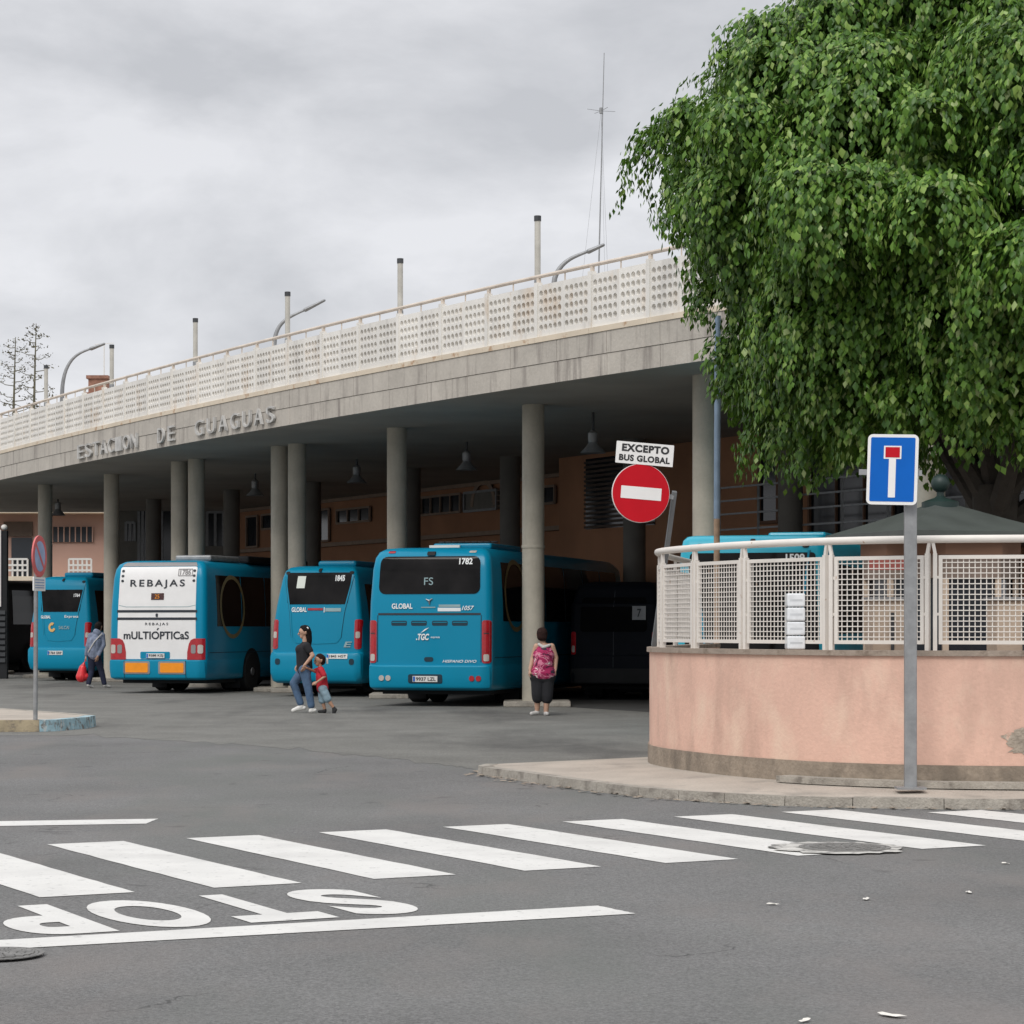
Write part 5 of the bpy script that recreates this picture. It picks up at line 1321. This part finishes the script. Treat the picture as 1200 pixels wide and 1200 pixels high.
shell('blouse', [(hip + V((-.04, 0, -.01)), hip + V((.06, 0, -.01)), .185, .185), (wa, ch, .19, .185), (ch + V((-.03, 0, 0)), ch + V((.03, 0, 0)), .17, .17), (ch, (sl_ + sr) / 2 - V((0, 0, .02)), .16, .085), (sl_ + V((.035, 0, -.01)), sr - V((.035, 0, .01)), .06, .06)], [], 'blouse', wp, .012)
shell('scarf', [(q(631.5, 755, -.06), q(637, 758.5, -.1), .03, .034), (q(637, 758.5, -.1), q(644, 756, -.06), .034, .03)], [], 'shoeg', wp, .012)
shell('capri_trousers', [(hl, hr_, .155, .155), (hl, kl, .135, .11), (kl, kl + V((0, 0, -.06)), .11, .1), (hr_, kr, .135, .11), (kr, kr + V((0, 0, -.06)), .11, .1)], [], 'tblack', wp, .012)
shell('shoe', shoe(al, V((al.x - .1, al.y - .08, .035))), [], 'shoeg', wp, .01); shell('shoe', shoe(ar_, V((ar_.x + .02, ar_.y - .13, .035))), [], 'shoeg', wp, .01)
# man with the red bag, walking away
Y = 62.6; sc = FPX / Y
mn = thing('person', 'stooping man in grey blue hoodie and navy trousers walking between the buses', 'person', (PX(113, Y), Y, 0))
q = lambda px, py, dy=0.0: V(((px - 113) / sc, dy, CAMH + (HZ - py) / sc))
hd = q(115, 734.5, .1); nk = q(113.5, 739.5, .08); sl_, sr = q(106.5, 745, .02), q(119, 744.5, .06); ch = q(112, 752, .0); hip = q(110.5, 767)
el, wl_ = q(103.5, 757, -.04), q(101, 768.5, -.02); er, wr = q(121, 756, .02), q(115.8, 769, -.14)
hl, hr_ = q(107.5, 770, 0), q(113.5, 770, 0); kl, al = q(107, 786, .04), q(104.3, 801.5, -.1); kr, ar_ = q(118, 786, .1), q(121.5, 801.8, .12)
body = [(hip, ch, .14, .15), (ch, (sl_ + sr) / 2, .15, .09), (sl_, sr, .065, .065), ((sl_ + sr) / 2, nk, .062, .055), (nk, hd, .055, .06), (sl_, el, .055, .045), (el, wl_, .045, .03), (sr, er, .055, .045), (er, wr, .045, .03)]
body += leg(hl, kl, al) + leg(hr_, kr, ar_) + hand(wl_, (-.2, 0, -1), (.8, .2, 0), 1, 1.05, 1.2) + hand(wr, (-.2, -.1, -1), (-.6, .4, 0), -1, 1.05, .7)
hf_ = V((.45, 1, -.35))
shell('body', body + head_parts(hd, hf_), [], 'skin2', mn, .0085); face(hd, hf_, mn)
shell('hair', [(hd + V((-.01, -.02, .03)), hd + V((0, 0, .045)), .1, .096)], [(hd + V((-.02, -.03, 0)), (.09, .08, .1))], 'hair', mn, .012)
shell('hoodie', [(hip, ch, .17, .175), (ch, (sl_ + sr) / 2, .175, .115), (sl_, sr, .085, .085), (nk + V((-.02, -.08, -.02)), nk + V((.03, -.08, -.05)), .085, .085), (sl_, el, .082, .068), (el, el.lerp(wl_, .9), .068, .05), (sr, er, .082, .068), (er, er.lerp(wr, .88), .068, .05)], [], 'hoodie', mn, .013)
MB().tube([sr + V((.02, -.12, .04)), ch + V((0, -.185, 0)), hip + V((-.14, -.13, .06))], .018, 6).build('bag_strap', 'shoeg', mn, True)
shell('trousers', [(hl, hr_, .115, .115), (hl, kl, .11, .082), (kl, kl.lerp(al, .92), .082, .068), (hr_, kr, .11, .082), (kr, kr.lerp(ar_, .92), .082, .068)], [], 'navy', mn, .012)
shell('shoe', shoe(al, V((al.x + .1, al.y + .08, .035))), [], 'shoeg', mn, .01); shell('shoe', shoe(ar_, V((ar_.x + .12, ar_.y + .08, .04))), [], 'shoeg', mn, .01)
hb = wl_ + V((-.03, 0, -.13)) + mn.location
bag = thing('shopping_bag', 'bulging red plastic shopping bag carried by stooping man', 'bag', tuple(hb))
shell('sack', [(V((-.06, 0, -.2)), V((-.09, 0, -.42)), .1, .15), (V((-.02, 0, -.06)), V((-.06, 0, -.2)), .03, .1), (V((-.09, 0, -.42)), V((.02, 0, -.42)), .14, .1)], [], 'bagred', bag, .014)
MB().tube([V((-.02, .02, -.09)), V((.0, .02, .03)), V((.02, 0, .05)), V((.02, -.03, .02)), V((-.02, -.03, -.09))], .008, 6).build('handle', 'bagred', bag, True)

# ================================================================== TREE
rng = np.random.default_rng(11)
TX, TY = 5.95, 29.2; TC = np.array([6.3, 29.2, 6.8]); TR = np.array([3.95, 3.8, 3.6])
tree = thing('ficus_tree', 'huge weeping green leafy tree overhanging the fence and the station edge', 'tree', (TX, TY, .14))
tk = MB(); tk.tube([(0, 0, 0), (.03, 0, .5), (0, .02, 1.8), (-.05, 0, 3.2)], [.42, .3, .26, .28], 14)
for i in range(9):
    th = i * 2.4; el = .5 + .5 * ((i * 37) % 10) / 10; L_ = 2.6 + .7 * ((i * 53) % 10) / 10
    p0 = V((-.05, 0, 2.6 + .07 * i)); p2 = p0 + V((math.cos(th) * math.cos(el), math.sin(th) * math.cos(el), math.sin(el))) * L_; p1 = p0.lerp(p2, .5) + V((0, 0, .25))
    tk.tube([p0, p1, p2], [.15, .09, .035], 8)
    for k_ in range(3):
        e_ = p2 + V((math.cos(th + k_ - 1) * .9, math.sin(th + k_ - 1) * .9, .3 * k_)); tk.tube([p1.lerp(p2, .6), e_], [.05, .015], 6)
tk.build('trunk', 'bark', tree, True)
def leaves(pos, tipd, nrm, L_, W_):
    t_ = tipd / np.linalg.norm(tipd, axis=1)[:, None]; n_ = nrm - t_ * (nrm * t_).sum(1)[:, None]; n_ /= np.linalg.norm(n_, axis=1)[:, None] + 1e-9
    s_ = np.cross(t_, n_); b_ = pos; a = pos + t_ * (L_ * .42)[:, None]
    l = a + s_ * W_[:, None] - n_ * (W_ * .35)[:, None]; r = a - s_ * W_[:, None] - n_ * (W_ * .35)[:, None]
    mid = a + n_ * 0; tip = pos + t_ * L_[:, None] - n_ * (L_ * .12)[:, None]
    return np.stack([b_, l, mid, r, tip], 1)
clumps = []
n = 430
for i in range(n):
    z = 1 - 2 * (i + .5) / n
    if z < -.85: continue
    r_ = math.sqrt(1 - z * z); th = i * 2.399963 + rng.normal(0, .2)
    d = np.array([r_ * math.cos(th), r_ * math.sin(th), z])
    lump = .1 * math.sin(2.1 * th + 1.3) * r_ + .07 * math.sin(5.3 * z + 2 * th)
    clumps.append((TC + d * TR * (.86 + lump + rng.normal(0, .06)), d, rng.uniform(.55, 1.25)))
for c_, sz in (((1.95, 28.7, 7.8), .9), ((2.2, 29.2, 8.1), 1.0), ((2.4, 28.4, 8.4), .9), ((1.85, 29.4, 7.6), .7), ((3.0, 29.0, 8.9), .9), ((3.6, 28.9, 9.3), .9), ((3.2, 28.6, 8.3), .9), ((4.2, 28.6, 9.6), .9), ((4.9, 28.4, 9.5), .9), ((3.3, 29.2, 9.6), .9), ((3.0, 28.8, 9.2), .8), ((2.6, 28.8, 8.6), .8), ((2.75, 28.8, 7.9), .9),
               ((2.3, 28.9, 5.8), .8), ((2.45, 28.2, 5.3), .8), ((2.35, 28.6, 5.0), .6), ((2.5, 28.4, 6.6), .9), ((3.2, 28.2, 4.5), .8), ((3.7, 27.6, 4.3), .8), ((4.6, 27.2, 4.2), .8), ((5.6, 26.9, 4.2), .8), ((6.6, 26.9, 4.2), .8), ((5.2, 27.2, 3.95), .9), ((6.0, 27.2, 3.9), .9), ((6.8, 27.3, 3.9), .9), ((5.6, 27.8, 3.85), .9), ((6.4, 27.8, 3.85), .9), ((4.4, 27.6, 4.0), .8)):
    c_ = np.array(c_) + np.array([.9, 0, 0]); d = (c_ - TC); clumps.append((c_, d / np.linalg.norm(d), sz * .9))
LP, LT, LN, LS = [], [], [], []
dn = np.array([0, 0, -1.0])
for c_, d, sz in clumps:
    back = .45 if d[1] > .5 else 1.0
    # one bough: twigs that arch out from its middle and hang, leaves set along them like shingles
    hd_ = np.array([d[0], d[1], 0]); hd_ /= np.linalg.norm(hd_) + 1e-6
    shade = rng.normal(0, .1)
    for s_ in range(int(34 * sz * back) + 6):
        th = rng.normal(0, 1.15); ca, sa = math.cos(th), math.sin(th)
        out = np.array([hd_[0] * ca - hd_[1] * sa, hd_[0] * sa + hd_[1] * ca, 0.0])
        if abs(d[2]) > .9: a_ = rng.uniform(0, 6.3); out = np.array([math.cos(a_), math.sin(a_), 0.0])
        R_ = sz * rng.uniform(.35, .95); drop = sz * rng.uniform(.25, .8); rise = sz * rng.uniform(.05, .3)
        k_ = int((R_ + drop) / .03); t_ = rng.uniform(.08, 1, k_)
        p = c_ + np.outer(R_ * np.sin(t_ * 1.5) ** .9, out) + np.outer(rise * np.sin(t_ * 3.14) - drop * t_ ** 2.4, [0, 0, 1]) + rng.normal(0, .04, (k_, 3))
        g = np.outer(np.cos(t_ * 1.5), out) + np.outer(-.25 - 1.1 * t_, [0, 0, 1])
        LP.append(p); LT.append(g + rng.normal(0, .3, (k_, 3)))
        LN.append(np.outer(.25 + .75 * t_, out) + np.outer(1.15 - .8 * t_, [0, 0, 1]) + rng.normal(0, .33, (k_, 3)))
m = 70000                                       # inner foliage that closes the crown
d = rng.normal(0, 1, (m, 3)); d /= np.linalg.norm(d, axis=1)[:, None]; d = d[d[:, 2] > -.9]; m = len(d)
LP.append(TC + d * TR * rng.uniform(.42, .78, m)[:, None]); LT.append(np.tile(dn, (m, 1)) + rng.normal(0, .4, (m, 3))); LN.append(d + rng.normal(0, .4, (m, 3)))
LP, LT, LN = np.concatenate(LP), np.concatenate(LT), np.concatenate(LN)
ok = LP[:, 1] < 1.4 * (32.1 - 1.10 * LP[:, 0] + .011 * LP[:, 0] ** 2) - .35     # the crown stops at the station's face
ok &= LP[:, 2] > 3.5 + .12 * np.sin(LP[:, 0] * 3.1) + .1 * np.sin(LP[:, 0] * 7.7 + 1)
ok &= ~((LP[:, 2] < 4.75 + .18 * np.sin(LP[:, 0] * 9) + .1 * np.sin(LP[:, 1] * 7)) & (LP[:, 0] < 2.8 + .12 * np.sin(LP[:, 2] * 8)))
LP, LT, LN = LP[ok], LT[ok], LN[ok]; m = len(LP)
L_ = rng.uniform(.058, .128, m); W_ = L_ * rng.uniform(.25, .38, m)
vv = leaves(LP, LT, LN, L_, W_).reshape(-1, 3) - np.array([TX, TY, .14])
base = np.arange(m) * 5
fc = np.stack([np.stack([base, base + 1, base + 2], 1), np.stack([base, base + 2, base + 3], 1), np.stack([base + 1, base + 4, base + 2], 1), np.stack([base + 2, base + 4, base + 3], 1)], 1).reshape(-1)
me = bpy.data.meshes.new('crown'); me.vertices.add(len(vv)); me.vertices.foreach_set('co', vv.astype(np.float32).reshape(-1))
nf = m * 4; me.loops.add(nf * 3); me.loops.foreach_set('vertex_index', fc.astype(np.int32))
me.polygons.add(nf); me.polygons.foreach_set('loop_start', np.arange(nf, dtype=np.int32) * 3); me.polygons.foreach_set('loop_total', np.full(nf, 3, np.int32))
me.polygons.foreach_set('use_smooth', np.ones(nf, bool))
me.materials.append(M['leaf']); me.update(calc_edges=True); link('crown', me, tree)


# ================================================================== SMALL THINGS ON THE ROAD
def manhole(px, py, r_, label, patch=None):
    x, y = G(px, py); o = thing('manhole_cover', label, 'manhole cover', (x, y, 0.004), group='manhole covers in the road')
    if patch:
        rd = random.Random(3); P = []
        for i in range(40): a = 2 * math.pi * i / 40; k_ = patch * (1 + rd.uniform(-.1, .1)); P.append((k_ * 1.05 * math.cos(a) - .05, k_ * math.sin(a)))
        MB().add([(a, b_, .0085) for a, b_ in P], [tuple(range(40))]).build('mortar_patch', 'patch', o)
    MB().lathe([(r_ * 1.14, .009), (r_ * 1.14, .014), (r_ * 1.03, .014), (r_ * 1.02, .0095)], n=48).build('frame', 'iron', o)
    mb = MB().lathe([(r_, .009), (r_, .013)], n=48)
    for k_ in range(1, 5):
        rr_ = r_ * k_ / 5
        for i in range(int(5 * k_)):
            a = 2 * math.pi * i / (5 * k_); mb.box(rr_ * math.cos(a) - .022, rr_ * math.cos(a) + .022, rr_ * math.sin(a) - .022, rr_ * math.sin(a) + .022, .0132, .0175)
    mb.build('cover', 'iron', o)
manhole(990, 995, .29, 'worn manhole cover in mortar patch at the end of crosswalk stripe', .46)
manhole(-4, 1121, .2, 'clean round manhole cover below the stop line, left edge')
for i, (px, py, s_, lab) in enumerate(((1045, 1192, .05, 'largest white litter scrap, near bottom of the road'), (905, 1061, .032, 'white litter scrap on asphalt, nearest the stop line end'), (1015, 1055, .035, 'middle of three white litter scraps in the road lane'),
                                       (1135, 1047, .035, 'rightmost white litter scrap on the road'), (1178, 1013, .03, 'pale dry leaf scrap by the right end of the crosswalk'), (944, 1198, .03, 'tiny pale scrap at the bottom edge of the road'))):
    x, y = G(px, py); rd = random.Random(i); mb = MB(); P = []
    for j in range(9): a = 2 * math.pi * j / 9; k_ = s_ * rd.uniform(.4, .8); P.append((k_ * 1.9 * math.cos(a), k_ * .8 * math.sin(a), .004 + .008 * rd.random()))
    mb.v = P + [(0, 0, .011), (0, 0, .002)]; mb.f = [(j, (j + 1) % 9, 9) for j in range(9)] + [((j + 1) % 9, j, 10) for j in range(9)]
    o = mb.build('litter_scrap', 'litter', None, loc=(x, y, .003), rot=(0, 0, rd.random() * 3)); tag(o, lab, 'litter', 'litter scraps on the road')
